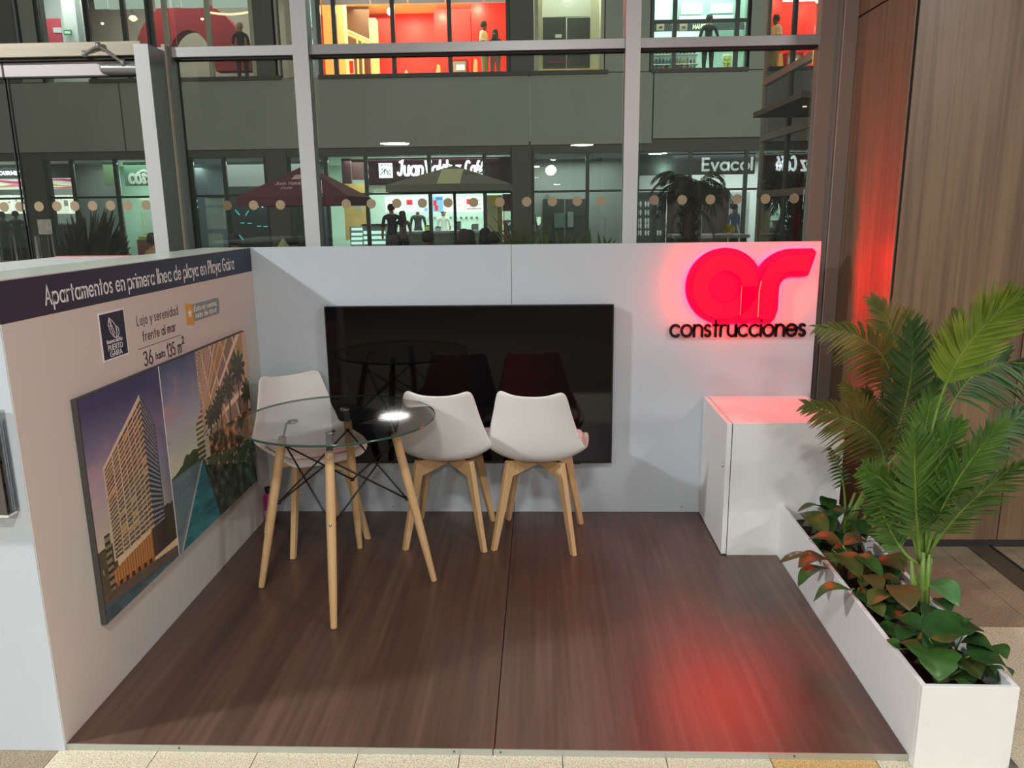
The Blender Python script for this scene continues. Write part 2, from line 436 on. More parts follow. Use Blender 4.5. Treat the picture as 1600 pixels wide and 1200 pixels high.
# ------------------------------------------------------------------ stand platform
pf = thing('stand_platform', 'low exhibition stand platform covered in dark walnut laminate with a pale metal front edge', 'platform', (1.3, -1.0, FZ))
def slab(poly, z0, z1):
    b = MB(); n = len(poly)
    b.add([(x, y, z0) for x, y in poly]+[(x, y, z1) for x, y in poly], [list(range(n))[::-1], [n+i for i in range(n)]]+[(i, (i+1) % n, n+(i+1) % n, n+i) for i in range(n)])
    return b
PLF = -1.8925
PF_, PR_ = PZ(1441.8, 1072.5, .248), PZ(1217.5, 786, .248)
def PLR(y): return PF_.x+(PR_.x-PF_.x)*(y-PF_.y)/(PR_.y-PF_.y)-.0015   # the planter stands against this edge
slab([(0.0, PLF), (1.309, PLF), (1.309, 0.0), (0.0, 0.0)], FZ, 0).build('floor_panel', M_floor, pf, bevel=.0012)
slab([(1.3125, PLF), (PLR(PLF), PLF), (PLR(-.53), -0.53), (2.83, -0.53), (2.83, 0.0), (1.3125, 0.0)], FZ, 0).build('floor_panel', M_floor, pf, bevel=.0012)
MB().box(1.309, 1.3125, PLF+.002, -.002, FZ, -.004).build('seam_strip', M_dark, pf)
s1 = MB().box(-0.004, 1.305, PLF-.003, PLF, FZ, .0008).build('edge_strip', M_strip, pf)
s2 = MB().box(1.309, PLR(PLF), PLF-.003, PLF, FZ, .0008).build('edge_strip', M_strip, pf)
for p, x in ((s1, 1.19), (s2, 1.33), (s2, 2.2), (s1, .35)):
    MB().tube([(x, PLF-.003, -.008), (x, PLF-.0055, -.008)], [.0035, .0028], 10).build('screw', M_bracket, p, smooth=True)

# ------------------------------------------------------------------ back wall of two white panels
H = 1.411
wb = MB().box(0.0, 2.83, 0.008, 0.06, -.02, H-.003).build('wall_back', M_wallw); struct(wb)
MB().box(-.005, 1.3105, 0, 0.0075, 0.001, H).build('panel', M_wallw, wb, bevel=.0012)
MB().box(1.3125, 2.833, 0, 0.0075, 0.001, H).build('panel', M_wallw, wb, bevel=.0012)
MB().box(1.3106, 1.3124, 0.003, 0.0078, 0.001, H-.002).build('seam', M_dark, wb)
for x in (.66, 2.2): MB().tube([(x, .0005, .03), (x, -.003, .03)], [.005, .004], 10).build('screw_cap', M_alu, wb, smooth=True)

# ------------------------------------------------------------------ left wall with its print
wl = MB().box(-0.232, -0.002, -1.9, -.001, FZ, H-.003).build('wall_left', M_wallw, bevel=.001); struct(wl)
MB().box(-0.235, 0.0, -1.902, 0.0, H-.003, H).build('top_edge', mat('pale_edging', rgb(205, 210, 196), 0.25), wl)
MB().box(-.002, 0.0, -1.897, -.004, 0.001, 1.293).build('beige_panel', M_beige, wl)
MB().box(-.002, 0.0006, -1.897, -.006, 1.293, H-.004).build('navy_band', M_navy, wl)
Y3 = Vector((0, 1, 0)); Z3 = Vector((0, 0, 1)); X3 = Vector((1, 0, 0))
def lw(txt, y, z, size, w, width, m, gap=.16, name='lettering', xoff=.0012):
    dz = -0.006*0
    b = lettering(txt, (xoff, y, z), Y3, Z3, size, w, (-.0008, 0, 0), gap=gap, fit=width)
    return b.build(name, m, wl)
lw('Apartamentos en primera línea de playa en Playa Gaira', -1.693, 1.322, .068, .092, 1.455, M_lettw, gap=.21)
lw('Lujo y serenidad', -1.188, 1.186, .045, .075, .325, M_lettd, gap=.30)
lw('frente al mar', -1.158, 1.125, .045, .09, .262, M_lettd, gap=.28)
MB().box(0, .0008, -1.200, -.853, 1.1005, 1.1025).build('rule', M_lettd, wl)
lw('36', -1.168, 1.035, .064, .10, .064, M_lettd, gap=.2)
lw('hasta', -1.078, 1.042, .034, .11, .072, M_lettd, gap=.1)
lw('135 m', -.985, 1.032, .064, .10, .122, M_lettd, gap=.22)
lw('²', -.852, 1.034, .068, .10, .017, M_lettd, gap=.12)
# shell emblem plate
pl = MB().box(-.001, .0012, -1.432, -1.268, 1.098, 1.262).build('emblem_plate', M_lettw, wl)
MB().box(0, .0018, -1.426, -1.274, 1.104, 1.256).build('emblem_field', M_navy, pl)
eb = MB()
def ep(a, b): return Vector((.0026, -1.426+a*.152, 1.104+b*.152))
th = Vector((-.0006, 0, 0))
for pts in ([(.36, .9), (.3, .74), (.36, .58), (.47, .46), (.56, .42), (.62, .5), (.63, .6), (.58, .72), (.47, .82), (.36, .9)],
            [(.56, .42), (.66, .44), (.72, .52), (.7, .62), (.62, .68)], [(.36, .9), (.44, .7), (.54, .52)], [(.36, .88), (.4, .66), (.5, .47)], [(.34, .82), (.44, .78)], [(.33, .72), (.47, .7)], [(.58, .72), (.62, .55), (.6, .44)]):
    stroke(eb, pts, .016, ep, th)
eb.build('shell_emblem', M_lettw, pl)
lettering('Reserva del Mar', (.0026, -1.40, 1.155), Y3, Z3, .016, .10, th, fit=.10).build('lettering', M_lettw, pl)
lettering('PUERTO', (.0026, -1.396, 1.131), Y3, Z3, .022, .11, th, fit=.092).build('lettering', M_lettw, pl)
lettering('GAIRA', (.0026, -1.388, 1.109), Y3, Z3, .022, .11, th, fit=.075).build('lettering', M_lettw, pl)
# orange and grey-green badge
bd = MB()
bd.prism([(0, 0), (.27, .0), (.285, .012), (.285, .062), (.275, .072), (0, .072)], (.0002, -.735, 1.137), Y3, Z3, .001)
bo = bd.build('badge', mat('sage_print', rgb(138, 150, 142), .5), wl)
MB().prism([(0, 0), (.065, -.012), (.065, .078), (0, .086)], (.0006, -.79, 1.134), Y3, Z3, .001).build('badge_tab', mat('amber_print', rgb(226, 164, 58), .5), bo)
star = [(0.022*cos(pi/2+k*pi/5)*(1 if k % 2 == 0 else .42), .022*sin(pi/2+k*pi/5)*(1 if k % 2 == 0 else .42)) for k in range(10)]
MB().prism(star, (.0012, -.757, 1.176), Y3, Z3, .001).build('star', M_lettw, bo)
lettering('¡Éxito en ventas,', (.0022, -.715, 1.178), Y3, Z3, .026, .13, th, fit=.235).build('lettering', M_lettw, bo)
lettering('inicio de obra!', (.0022, -.705, 1.149), Y3, Z3, .026, .13, th, fit=.215).build('lettering', M_lettw, bo)

# neighbouring counter behind the left wall
nc = thing('white_counter', 'white counter with a thin red edge behind the left partition wall', 'counter', (-.5, -1.2, FZ))
MB().box(-.78, -.245, -1.9, -.35, FZ, 1.372).build('body', M_wallw, nc)
MB().box(-.80, -.24, -1.9, -.33, 1.372, 1.39).build('top', M_whitepl, nc, bevel=.002)
MB().box(-.80, -.24, -.332, -.322, 1.380, 1.394).build('edge', mat('red_edging', rgb(196, 110, 112), .5), nc)

# leaflet holder on the end of the left wall
lh = thing('leaflet_holder', 'clear acrylic leaflet holder on the end of the left wall, cut off by the frame', 'leaflet holder', (-.13, -1.91, .76))
M_acr = glass('clear_acrylic', (.93, .94, .95, 1), 1.6, 1.49)
MB().box(-.235, -.022, -1.9085, -1.9055, .765, 1.06).build('back_plate', M_acr, lh)
MB().box(-.225, -.032, -1.945, -1.942, .765, .98).build('front_plate', M_acr, lh)
MB().box(-.228, -.029, -1.945, -1.908, .758, .765).build('bottom_lip', mat('frosted_lip', rgb(214, 214, 210), .3), lh)
MB().box(-.032, -.029, -1.943, -1.908, .765, 1.03).build('side_plate', M_acr, lh)
MB().box(-.222, -.04, -1.935, -1.915, .766, 1.02).build('leaflets', mat('leaflet_paper', rgb(112, 104, 108), .6), lh)

# ------------------------------------------------------------------ the two prints on one board
def paint(fn, nx, ny, name, y0, y1, z0, z1, x, parent):
    """flat printed picture: a fine grid whose ink colours are the picture itself"""
    vs = []; fs = []; cols = []
    for j in range(ny+1):
        for i in range(nx+1):
            vs.append((x, y0+(y1-y0)*i/nx, z0+(z1-z0)*j/ny))
    for j in range(ny):
        for i in range(nx):
            a = j*(nx+1)+i; fs.append((a, a+1, a+nx+2, a+nx+1))
            c = fn((i+.5)/nx, (j+.5)/ny)
            cols.append((lin(max(0, min(255, c[0]))), lin(max(0, min(255, c[1]))), lin(max(0, min(255, c[2]))), 1))
    off = worldloc(parent)
    me = bpy.data.meshes.new(name); me.from_pydata([Vector(p)-off for p in vs], [], fs)
    at = me.color_attributes.new('ink', 'FLOAT_COLOR', 'CORNER')
    buf = []
    for c in cols: buf += list(c)*4
    at.data.foreach_set('color', buf)
    m = bpy.data.materials.new(name+'_ink'); m.use_nodes = True
    nd = m.node_tree.nodes.new('ShaderNodeVertexColor'); nd.layer_name = 'ink'
    b = m.node_tree.nodes['Principled BSDF']; m.node_tree.links.new(nd.outputs[0], b.inputs['Base Color']); b.inputs['Roughness'].default_value = .45
    me.materials.append(m)
    o = bpy.data.objects.new(name, me); COL.objects.link(o); o.parent = parent
    return o
def mixc(a, b, t): t = max(0, min(1, t)); return tuple(a[i]+(b[i]-a[i])*t for i in range(3))
def hsh(x, y):
    v = sin(x*127.1+y*311.7)*43758.5453; return v-math.floor(v)
def vnoise(x, y):
    xi, yi = math.floor(x), math.floor(y); fx, fy = x-xi, y-yi
    fx = fx*fx*(3-2*fx); fy = fy*fy*(3-2*fy)
    a, b, c, d = hsh(xi, yi), hsh(xi+1, yi), hsh(xi, yi+1), hsh(xi+1, yi+1)
    return (a*(1-fx)+b*fx)*(1-fy)+(c*(1-fx)+d*fx)*fy
def fbm(x, y): return vnoise(x, y)*.55+vnoise(2.1*x+7, 2.1*y+3)*.28+vnoise(4.3*x+1, 4.3*y+9)*.17
def seg(x, x0, x1, y0, y1): return y0+(y1-y0)*(x-x0)/(x1-x0)
def tower(a, b):
    sky = mixc((232, 208, 168), (176, 160, 176), (b-.25)/.35) if b < .6 else mixc((176, 160, 176), (66, 72, 108), (b-.6)/.35)
    if a > .75: sky = mixc(sky, (78, 82, 116), (a-.75)*2.2*(b > .3))
    cl = fbm(a*4, b*9)
    sky = mixc(sky, (226, 176, 160), max(0, cl-.5)*2.2*max(0, 1-abs(b-.55)*3))
    c = sky
    if b < .33 and a < .2 and fbm(a*30, b*5) > .25: c = mixc((70, 66, 52), (120, 110, 76), fbm(a*40, b*40))
    if .08 < a < .15 and .12 < b < .38: c = (150, 136, 110) if int(b*60) % 2 else (70, 62, 50)
    # left face of the tower
    if .165 <= a <= .70:
        top = seg(a, .165, .70, .67, .91); bot = seg(a, .165, .65, .235, .25)
        if bot <= b <= top:
            t = (b-bot)/(top-bot); k = (a-.165)/.535
            if t > .965: c = (226, 204, 178)
            else:
                fl = t*24; fr = fl-int(fl); col = k**1.25*7; cf = col-int(col)
                if fr < .36: c = mixc((222, 200, 172), (190, 160, 126), hsh(int(fl), int(col))*.4)
                elif cf < .09: c = (216, 194, 166)
                else: c = mixc((96, 78, 62), (136, 112, 84), hsh(int(fl)*3, int(col)))
                if hsh(int(fl), int(col)*7) > .9 and fr > .4: c = (200, 158, 100)
    if .70 < a <= .865:
        top = seg(a, .70, .865, .91, .74); bot = .245
        if bot <= b <= top:
            t = (b-bot)/(top-bot); fl = t*24; fr = fl-int(fl)
            c = (150, 152, 158) if fr < .42 else (62, 66, 76)
            if (a-.7)/.165 > .93: c = (86, 90, 100)
    # podium
    if .14 <= a <= .655:
        top = seg(a, .14, .65, .20, .235); bot = seg(a, .13, .65, .14, .11)
        if bot <= b <= top:
            c = mixc((166, 108, 58), (206, 148, 88), (int(a*90) % 3)/2.0)
        if bot-.05 <= b < bot: c = (86, 52, 36) if int(a*26) % 2 else (176, 110, 62)
    if .655 < a < .9 and .1 < b < .25: c = mixc((92, 72, 60), (60, 48, 44), (a-.65)*4)
    if a > .86 and b < .27+.05*fbm(a*9, 1) and b > .1: c = mixc((52, 54, 44), (88, 84, 60), fbm(a*40, b*40))
    gy = seg(a, 0, 1, .13, .06)
    if b < gy:
        c = mixc((126, 108, 88), (86, 78, 72), fbm(a*8, b*60))
        if b < gy-.05: c = mixc((120, 146, 150), (54, 70, 74), fbm(a*9+3, b*26))
    return c
def pool(a, b):
    sky = mixc((226, 214, 188), (164, 172, 186), (b-.45)/.25) if b < .7 else mixc((164, 172, 186), (78, 96, 126), (b-.7)/.3)
    cl = fbm(a*7, b*8)
    sky = mixc(sky, (206, 150, 148), max(0, cl-.52)*3*max(0, 1-abs(b-.8)*4))
    if b > .52: sky = mixc(sky, (104, 106, 116), max(0, fbm(a*6+9, b*20)-.6)*5*max(0, 1-abs(b-.6)*9))
    c = sky
    if b < .45+.06*fbm(a*12, 3)-max(0, .2-a)*.35 and a < .34: c = mixc((52, 70, 48), (96, 108, 66), fbm(a*40, b*40))
    if b < .405 and a < .34: c = mixc((134, 150, 152), (86, 112, 120), fbm(a*6, b*50))
    # right building
    if a > .335:
        e0 = .36
        if b > .40 and a >= e0-.0*b:
            k = (a-e0)/.64
            lo = seg(a, .36, 1.0, .62, .44)
            if b > lo-.1:
                # sloping beams run from the far corner up to the right
                sl = (b-.5)/(max(.05, a-.30))
                q = sl*3.4+.3; f = q-math.floor(q)
                col = (k**.7)*5+(b-.5)*2.2; cf = col-int(col)
                c = (150, 126, 104)
                if f < .26: c = (242, 216, 184)
                elif cf < .10: c = (230, 202, 168)
                else: c = mixc((124, 104, 88), (172, 146, 120), hsh(int(q), int(col)))
                if hsh(int(q)*5, int(col)*3) > .8: c = mixc(c, (204, 160, 104), .6)
            if a > .955 and b > .4: c = (214, 180, 146)
    if .29 < a < .37 and .40 < b < .68-(.37-a)*1.0: c = (214, 194, 160) if int(b*70) % 2 else (92, 84, 66)
    # palms and cafe
    for px, ph, pr in ((.46, .60, .07), (.54, .62, .075), (.60, .68, .07), (.72, .72, .09), (.86, .80, .11), (.96, .62, .09)):
        dx = a-px; dy = b-ph; r = sqrt(dx*dx+dy*dy)
        an = atan2(dy, dx)
        if r < pr*(.55+.45*abs(sin(an*5+px*20))) : c = mixc((40, 44, 30), (96, 96, 60), hsh(int(a*90), int(b*90))*.7+(dy > 0)*.25)
        if abs(dx+(ph-b)*.06) < .008 and .38 < b < ph: c = (70, 56, 40)
    if a > .42 and .32 < b < .50:
        n = fbm(a*26, b*22)
        c = mixc((70, 54, 38), (226, 170, 108), max(0, (n-.38)*3))
        if n < .36: c = (52, 56, 38)
    # lawn edge, steps and water
    if b < seg(a, .3, 1.02, .40, .30) and a > .3:
        n = fbm(a*16, b*44); c = mixc((46, 64, 46), (132, 150, 112), n)
        if hsh(int(a*60), int(b*50)) > .93: c = (186, 178, 140)
    xr = seg(b, .40, .0, .325, .47)
    xl = seg(b, .40, .0, .318, .02)
    if b < .395 and xl < a < xr:
        n = fbm(a*10+b*6, b*40); c = mixc((24, 84, 100), (96, 168, 172), n*.9+(.3-b)*.2)
        if abs(a-xl) < .018: c = (176, 204, 200)
    elif b < .395 and a >= xr and b < .34-(a-.4)*.35:
        n = fbm(a*22, b*18+a*9); c = mixc((26, 40, 34), (120, 140, 110), max(0, n*1.5-.35))
    if a < xl and b < .385-.25*0 and abs(a-xl) < .03*(1-b*2): c = (150, 140, 124)
    return c
pb = thing('photo_board', 'large print board on the left wall showing a tower and a pool', 'poster', (.015, -.93, .257))
MB().box(.001, .020, -1.642, -.23, .257, 1.022).build('board', mat('dark_board_edge', rgb(70, 66, 62), .7), pb, bevel=.001)
MB().box(.0202, .0212, -1.112, -1.106, .258, 1.021).build('divider', M_lettw, pb)
paint(tower, 170, 250, 'tower_print', -1.638, -1.112, .259, 1.020, .0210, pb)
paint(pool, 280, 250, 'pool_print', -1.106, -.232, .259, 1.020, .0210, pb)

# ------------------------------------------------------------------ television
tv = thing('television', 'large black wall-mounted television, switched off, behind the chairs', 'television', (1.095, -.03, .293))
MB().box(.372, 1.818, -.058, -.022, .295, 1.115).build('body', M_bezel, tv, bevel=.004)
MB().box(.37, 1.82, -.062, -.054, .293, 1.117).build('bezel', M_bezel, tv, bevel=.0025)
MB().box(.377, 1.813, -.0628, -.060, .306, 1.111).build('screen', M_screen, tv)
MB().box(.8, 1.4, -.022, .001, .5, .9).build('mount', M_bracket, tv)
MB().box(1.6, 1.66, -.06, -.05, .288, .294).build('sensor', M_bezel, tv)

# ------------------------------------------------------------------ halo-lit sign
sg = thing('halo_sign', 'glowing red letters a and r with a black word below, on the white back wall', 'sign', (2.45, -.03, .95))
RED = (1.0, 0.0, 0.0025, 1)
M_redface = mat('red_face', rgb(200, 0, 12), .3, emit=RED, es=15.0)
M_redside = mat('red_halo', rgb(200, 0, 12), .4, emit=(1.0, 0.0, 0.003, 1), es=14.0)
M_redplate = mat('added_red_glow', rgb(190, 0, 10), .5, spec=.2, emit=(1.0, 0.0, 0.022, 1), es=2.2)  # even glow of the added plate that imitates the halo
M_redback = mat('added_rear_glow', rgb(190, 0, 10), .5, emit=(1.0, 0.0, 0.006, 1), es=130.0)
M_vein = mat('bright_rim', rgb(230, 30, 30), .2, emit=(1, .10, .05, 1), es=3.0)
def extr(poly, hole, y0, y1):
    """ring or outline between two depths: strip of quads from outer to inner line (same count)"""
    b = MB(); n = len(poly)
    o0 = [(p[0], y0, p[1]) for p in poly]; i0 = [(p[0], y0, p[1]) for p in hole]
    o1 = [(p[0], y1, p[1]) for p in poly]; i1 = [(p[0], y1, p[1]) for p in hole]
    fs = []; mi = []
    for k in range(n-1):
        fs += [(k, k+1, n+k+1, n+k), (2*n+k, 3*n+k, 3*n+k+1, 2*n+k+1), (k, 2*n+k, 2*n+k+1, k+1), (n+k, n+k+1, 3*n+k+1, 3*n+k)]
        mi += [0, 1, 1, 1]
    fs += [(0, n, 3*n, 2*n), (n-1, 3*n-1, 4*n-1, 2*n-1)]; mi += [1, 1]
    b.v = [Vector(p) for p in o0+i0+o1+i1]; b.f = [list(f) for f in fs]; b.m = mi
    return b
YF, YB = -.062, -.034
cx, cz = 2.362, 1.197
def ringpts(r, a0, a1, n): return [(cx+r*cos(radians(a0+(a1-a0)*k/n)), cz+r*sin(radians(a0+(a1-a0)*k/n))) for k in range(n+1)]
b = extr(ringpts(.158, -68, 292-0, 60)[:61], ringpts(.080, -68, 292, 60), YF, YB)
b.add([(2.440, YF, 1.040), (2.519, YF, 1.040), (2.519, YF, cz), (2.442, YF, cz), (2.440, YB, 1.040), (2.519, YB, 1.040), (2.519, YB, cz), (2.442, YB, cz)], [(0, 1, 2, 3)], 0)
n0 = len(b.v)-8
for f in ((7, 6, 5, 4), (0, 4, 5, 1), (1, 5, 6, 2), (2, 6, 7, 3), (3, 7, 4, 0)): b.f.append([n0+i for i in f]); b.m.append(1)
la = b.build('letter_a', [M_redface, M_redside], sg)
rx, rz = 2.69, 1.185
outer = [(2.527, 1.040)]+[(rx+.163*cos(radians(a)), rz+.163*sin(radians(a))) for a in range(180, 85, -5)]+[(2.772, 1.348)]
inner = [(2.604, 1.040)]+[(rx+.086*cos(radians(a)), rz+.086*sin(radians(a))) for a in range(180, 85, -5)]+[(2.752, 1.271)]
lr = extr(outer, inner, YF, YB).build('letter_r', [M_redface, M_redside], sg)
# added glowing red plate shaped like the halo; its rear also lights the wall
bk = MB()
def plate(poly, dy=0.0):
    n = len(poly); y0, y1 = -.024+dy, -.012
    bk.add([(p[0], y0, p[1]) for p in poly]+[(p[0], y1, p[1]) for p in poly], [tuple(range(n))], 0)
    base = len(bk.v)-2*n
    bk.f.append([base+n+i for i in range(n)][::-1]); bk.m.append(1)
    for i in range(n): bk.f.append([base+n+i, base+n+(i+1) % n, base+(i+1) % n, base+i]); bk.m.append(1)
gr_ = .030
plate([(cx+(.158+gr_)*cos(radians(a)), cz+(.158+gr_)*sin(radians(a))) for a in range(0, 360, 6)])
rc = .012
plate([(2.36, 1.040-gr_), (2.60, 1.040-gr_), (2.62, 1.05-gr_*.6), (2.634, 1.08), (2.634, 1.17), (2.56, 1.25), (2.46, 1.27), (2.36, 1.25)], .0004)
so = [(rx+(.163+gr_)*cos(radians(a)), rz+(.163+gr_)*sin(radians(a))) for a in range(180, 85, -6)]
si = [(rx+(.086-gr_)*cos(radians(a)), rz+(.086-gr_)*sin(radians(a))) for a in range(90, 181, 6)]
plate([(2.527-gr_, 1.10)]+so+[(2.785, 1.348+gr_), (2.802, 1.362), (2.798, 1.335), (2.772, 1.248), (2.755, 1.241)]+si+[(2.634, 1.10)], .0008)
bk.build('added_glow_plate', [M_redplate, M_redback], sg)
eb = MB(); stroke(eb, [(2.527, 1.05), (2.527, 1.18), (2.534, 1.225)], .004, lambda a, c: Vector((a, YF-.0012, c)), Vector((0, .001, 0)))
eb.build('light_rim', M_vein, lr)
eb = MB(); stroke(eb, [(2.441, 1.06), (2.441, 1.2)], .002, lambda a, c: Vector((a, YF-.0012, c)), Vector((0, .001, 0)))
eb.build('light_rim', M_vein, la)
for p, pts in ((la, ((2.23, 1.2), (2.47, 1.1), (2.36, 1.31))), (lr, ((2.56, 1.1), (2.7, 1.3)))):
    for x, z in pts: MB().tube([(x, -.0125, z), (x, .001, z)], .004, 8).build('standoff', M_steel, p)
lettering('construcciones', (2.108, -.026, .948), X3, Z3, .113, .118, (0, .014, 0), gap=.125, fit=.668,
          each=lambda b, ch: b.build('letter', M_black, sg))

# ------------------------------------------------------------------ white cabinet under the sign
cb = thing('white_cabinet', 'low white cabinet with a lockable side door under the glowing sign', 'cabinet', (2.55, -.27, 0))
MB().box(2.316, 2.812, -.531, -.003, 0.0, .635).build('body', M_whitepl, cb, bevel=.0015)
cd = MB().box(2.290, 2.3125, -.529, -.006, .006, .633).build('door', M_whitepl, cb, bevel=.0015)
MB().box(2.3125, 2.316, -.525, -.01, .004, .629).build('door_gap', M_dark, cb)
lk = MB().tube([(2.291, -.487, .424), (2.2865, -.487, .424)], [.0095, .0085], 16).build('lock', M_steel, cd, smooth=True)

# ------------------------------------------------------------------ bottle behind the table
bt = thing('water_bottle', 'magenta water bottle with a black cap in the corner behind the table', 'bottle', (.038, -.135, 0))
M_mag = mat('magenta_plastic', rgb(178, 20, 110), .25)
MB().lathe([(.026, .0), (.029, .004), (.029, .05), (.0275, .08), (.029, .105), (.029, .122), (.025, .14), (.016, .152), (.014, .165)], (.038, -.135, 0), 20).build('body', M_mag, bt, smooth=True)
MB().lathe([(.017, .160), (.018, .162), (.018, .186), (.016, .189)], (.038, -.135, 0), 20).build('cap', M_rod, bt, smooth=True)
MB().lathe([(.0292, .03), (.0295, .031), (.0295, .066), (.0292, .067)], (.038, -.135, 0), 20).build('label', mat('pale_label', rgb(206, 120, 176), .5, noise=.3, scale=60), bt, smooth=True)

# ------------------------------------------------------------------ glass table
TC = Vector((.616, -.838, 0)); TZ = .752
tb = thing('glass_table', 'round clear glass table on four splayed wooden legs with black wire bracing', 'table', TC)
n = 72
b = MB()
R0 = .400
b.add([TC+Vector((R0*cos(2*pi*k/n), R0*sin(2*pi*k/n), TZ)) for k in range(n)], [list(range(n))], 0)
top = b.build('tabletop', M_tglass, tb)
b = MB()
rr = [(R0, TZ), (R0+.003, TZ-.003), (R0+.003, TZ-.006), (R0, TZ-.009)]
for i in range(3):
    for k in range(n):
        pass
vs = []
for r, z in rr:
    for k in range(n): vs.append(TC+Vector((r*cos(2*pi*k/n), r*sin(2*pi*k/n), z)))
b.add(vs, [(i*n+k, (i+1)*n+k, (i+1)*n+(k+1) % n, i*n+(k+1) % n) for i in range(3) for k in range(n)])
b.build('glass_edge', M_gedge, top, smooth=True)
tops, mids = [], []
for q in range(4):
    a = radians(-85+90*q); d = Vector((cos(a), sin(a), 0)); s = Vector((-sin(a), cos(a), 0))
    p0 = TC+d*.232+Vector((0, 0, .672)); p1 = TC+d*.372+Vector((0, 0, .001))
    ax = (p1-p0).normalized()
    pts = [p0, p0+ax*.01, p0+(p1-p0)*.35, p0+(p1-p0)*.7, p1-ax*.006, p1]
    lg = MB().tube(pts, [.0165, .018, .0195, .0175, .0135, .0125], 16).build('leg', M_beech, tb, smooth=True)
    # flat steel bracket in the slot, bent under the pad
    w = s*.013
    pa = TC+d*.185+Vector((0, 0, TZ-.020)); pbk = p0+ax*.05
    e = d*.0022
    br = MB()
    pm = TC+d*.212+Vector((0, 0, TZ-.022))
    for a0, a1 in ((pa-d*.008, pm), (pm, pbk)):
        nn = (a1-a0).normalized().cross(s)*.002
        br.hexa([a0-w-nn, a0+w-nn, a0+w+nn, a0-w+nn], [a1-w-nn, a1+w-nn, a1+w+nn, a1-w+nn])
    br.build('bracket', M_bracket, tb)
    MB().lathe([(.0185, TZ-.020), (.0205, TZ-.018), (.0205, TZ-.011), (.0195, TZ-.0092)], TC+d*.185, 20).build('pad', M_steel, tb, smooth=True)
    out = (d-ax*d.dot(ax)).normalized()
    for k in (.035, .41):
        c = p0+(p1-p0)*k
        rr_ = .0185
        MB().tube([c+out*(rr_-.003), c+out*(rr_+.0015), c+out*(rr_+.002)], [.0062, .006, .004], 12).build('bolt', M_steel, lg, smooth=True, world=True)
    tops.append(p0+(p1-p0)*.06-d*.02); mids.append(p0+(p1-p0)*.43-d*.022)
for q in range(4):
    r = (q+1) % 4
    MB().tube([tops[q], mids[r]], .0038, 8).build('brace_rod', M_rod, tb, smooth=True)
    MB().tube([tops[r], mids[q]], .0038, 8).build('brace_rod', M_rod, tb, smooth=True)
for q in range(4):
    for c in (tops[q], mids[q]):
        MB().lathe([(.003, -.008), (.0085, -.005), (.0095, 0), (.0085, .005), (.003, .008)], c, 12).build('brace_hub', M_rod, tb, smooth=True)

# ------------------------------------------------------------------ shell chairs
PROF = [(.232, .436, .165, .012, 0), (.226, .455, .198, .018, 0), (.170, .466, .226, .034, 0), (.06, .452, .240, .050, 0), (-.06, .436, .244, .064, 0.0), (-.135, .432, .243, .080, .012),
        (-.190, .456, .238, .064, .035), (-.218, .522, .222, .030, .058), (-.238, .606, .199, .006, .062), (-.254, .690, .177, .006, .054), (-.266, .744, .164, .010, .048), (-.272, .768, .154, .018, .044), (-.274, .775, .130, .017, .040)]
def shell_grid(rows, tmax, off, nc=11):
    vs = []; fs = []
    for i, (f, z, w, ez, ef) in enumerate(rows):
        for k in range(nc):
            t = (-1+2*k/(nc-1))*tmax
            e = abs(t)
            if ez > .02 and i >= len(rows)-3 and z > .74: dz = ez*(e/.62)**1.8 if e < .62 else ez*(1-((e-.62)/.38)**3*.75)
            else: dz = ez*e**2.6
            vs.append((w*t, f+ef*e**2.2, z+dz+off))
    for i in range(len(rows)-1):
        for k in range(nc-1):
            a = i*nc+k; fs.append((a, a+1, a+nc+1, a+nc))
    return vs, fs
def make_chair(label, loc, rz):
    t = thing('shell_chair', label, 'chair', loc, rz, 'white shell chairs around the glass table')
    vs, fs = shell_grid(PROF, 1.0, 0)
    b = MB(); b.add(vs, fs); b.build('shell', M_chair, t, smooth=True, world=False, solid=.013, sub=2)
    rows = [(.205, .470, .165, .012, 0), (.19, .484, .19, .016, 0), (.12, .482, .205, .022, 0), (.03, .470, .21, .030, 0), (-.06, .461, .205, .036, 0), (-.13, .466, .185, .03, .006), (-.150, .470, .15, .02, .012)]
    vs, fs = shell_grid(rows, 1.0, 0.003, 9)
    b = MB(); b.add(vs, fs); b.build('cushion', M_cush, t, smooth=True, world=False, solid=.022, sub=2)
    # crossed timber base
    TZc = .428
    for q in range(4):
        a = radians(45+90*q); d = Vector((cos(a), sin(a), 0)); s = Vector((-sin(a), cos(a), 0))
        def sec(c, wd, ws): return [c-d*wd-s*ws, c+d*wd-s*ws, c+d*wd+s*ws, c-d*wd+s*ws]
        lg = MB()
        lg.hexa(sec(d*.268+Vector((0, 0, .0)), .013, .0115), sec(d*.165+Vector((0, 0, TZc)), .024, .0135))
        lg.build('leg', M_beech, t, world=False, bevel=.003)
        rl = MB()
        rl.hexa([d*.012-s*.012+Vector((0, 0, TZc-.045)), d*.190-s*.012+Vector((0, 0, TZc-.085)), d*.190+s*.012+Vector((0, 0, TZc-.085)), d*.012+s*.012+Vector((0, 0, TZc-.045))],
                [d*.012-s*.012+Vector((0, 0, TZc)), d*.165-s*.012+Vector((0, 0, TZc)), d*.165+s*.012+Vector((0, 0, TZc)), d*.012+s*.012+Vector((0, 0, TZc))])
        rl.build('rail', M_beech, t, world=False, bevel=.002)
    MB().lathe([(.085, TZc-.001), (.088, TZc+.002), (.086, TZc+.014), (.07, TZc+.017)], (0, 0, 0), 24).build('mount_plate', M_rod, t, world=False)
    return t
cB = make_chair('white shell chair with wooden legs, back to the viewer, nearest the table on its right', (1.005, -.305, 0), radians(-3))
dup(cB, (1.444, -.325, 0), radians(-8), 'rightmost white shell chair, back to the viewer, in front of the television')
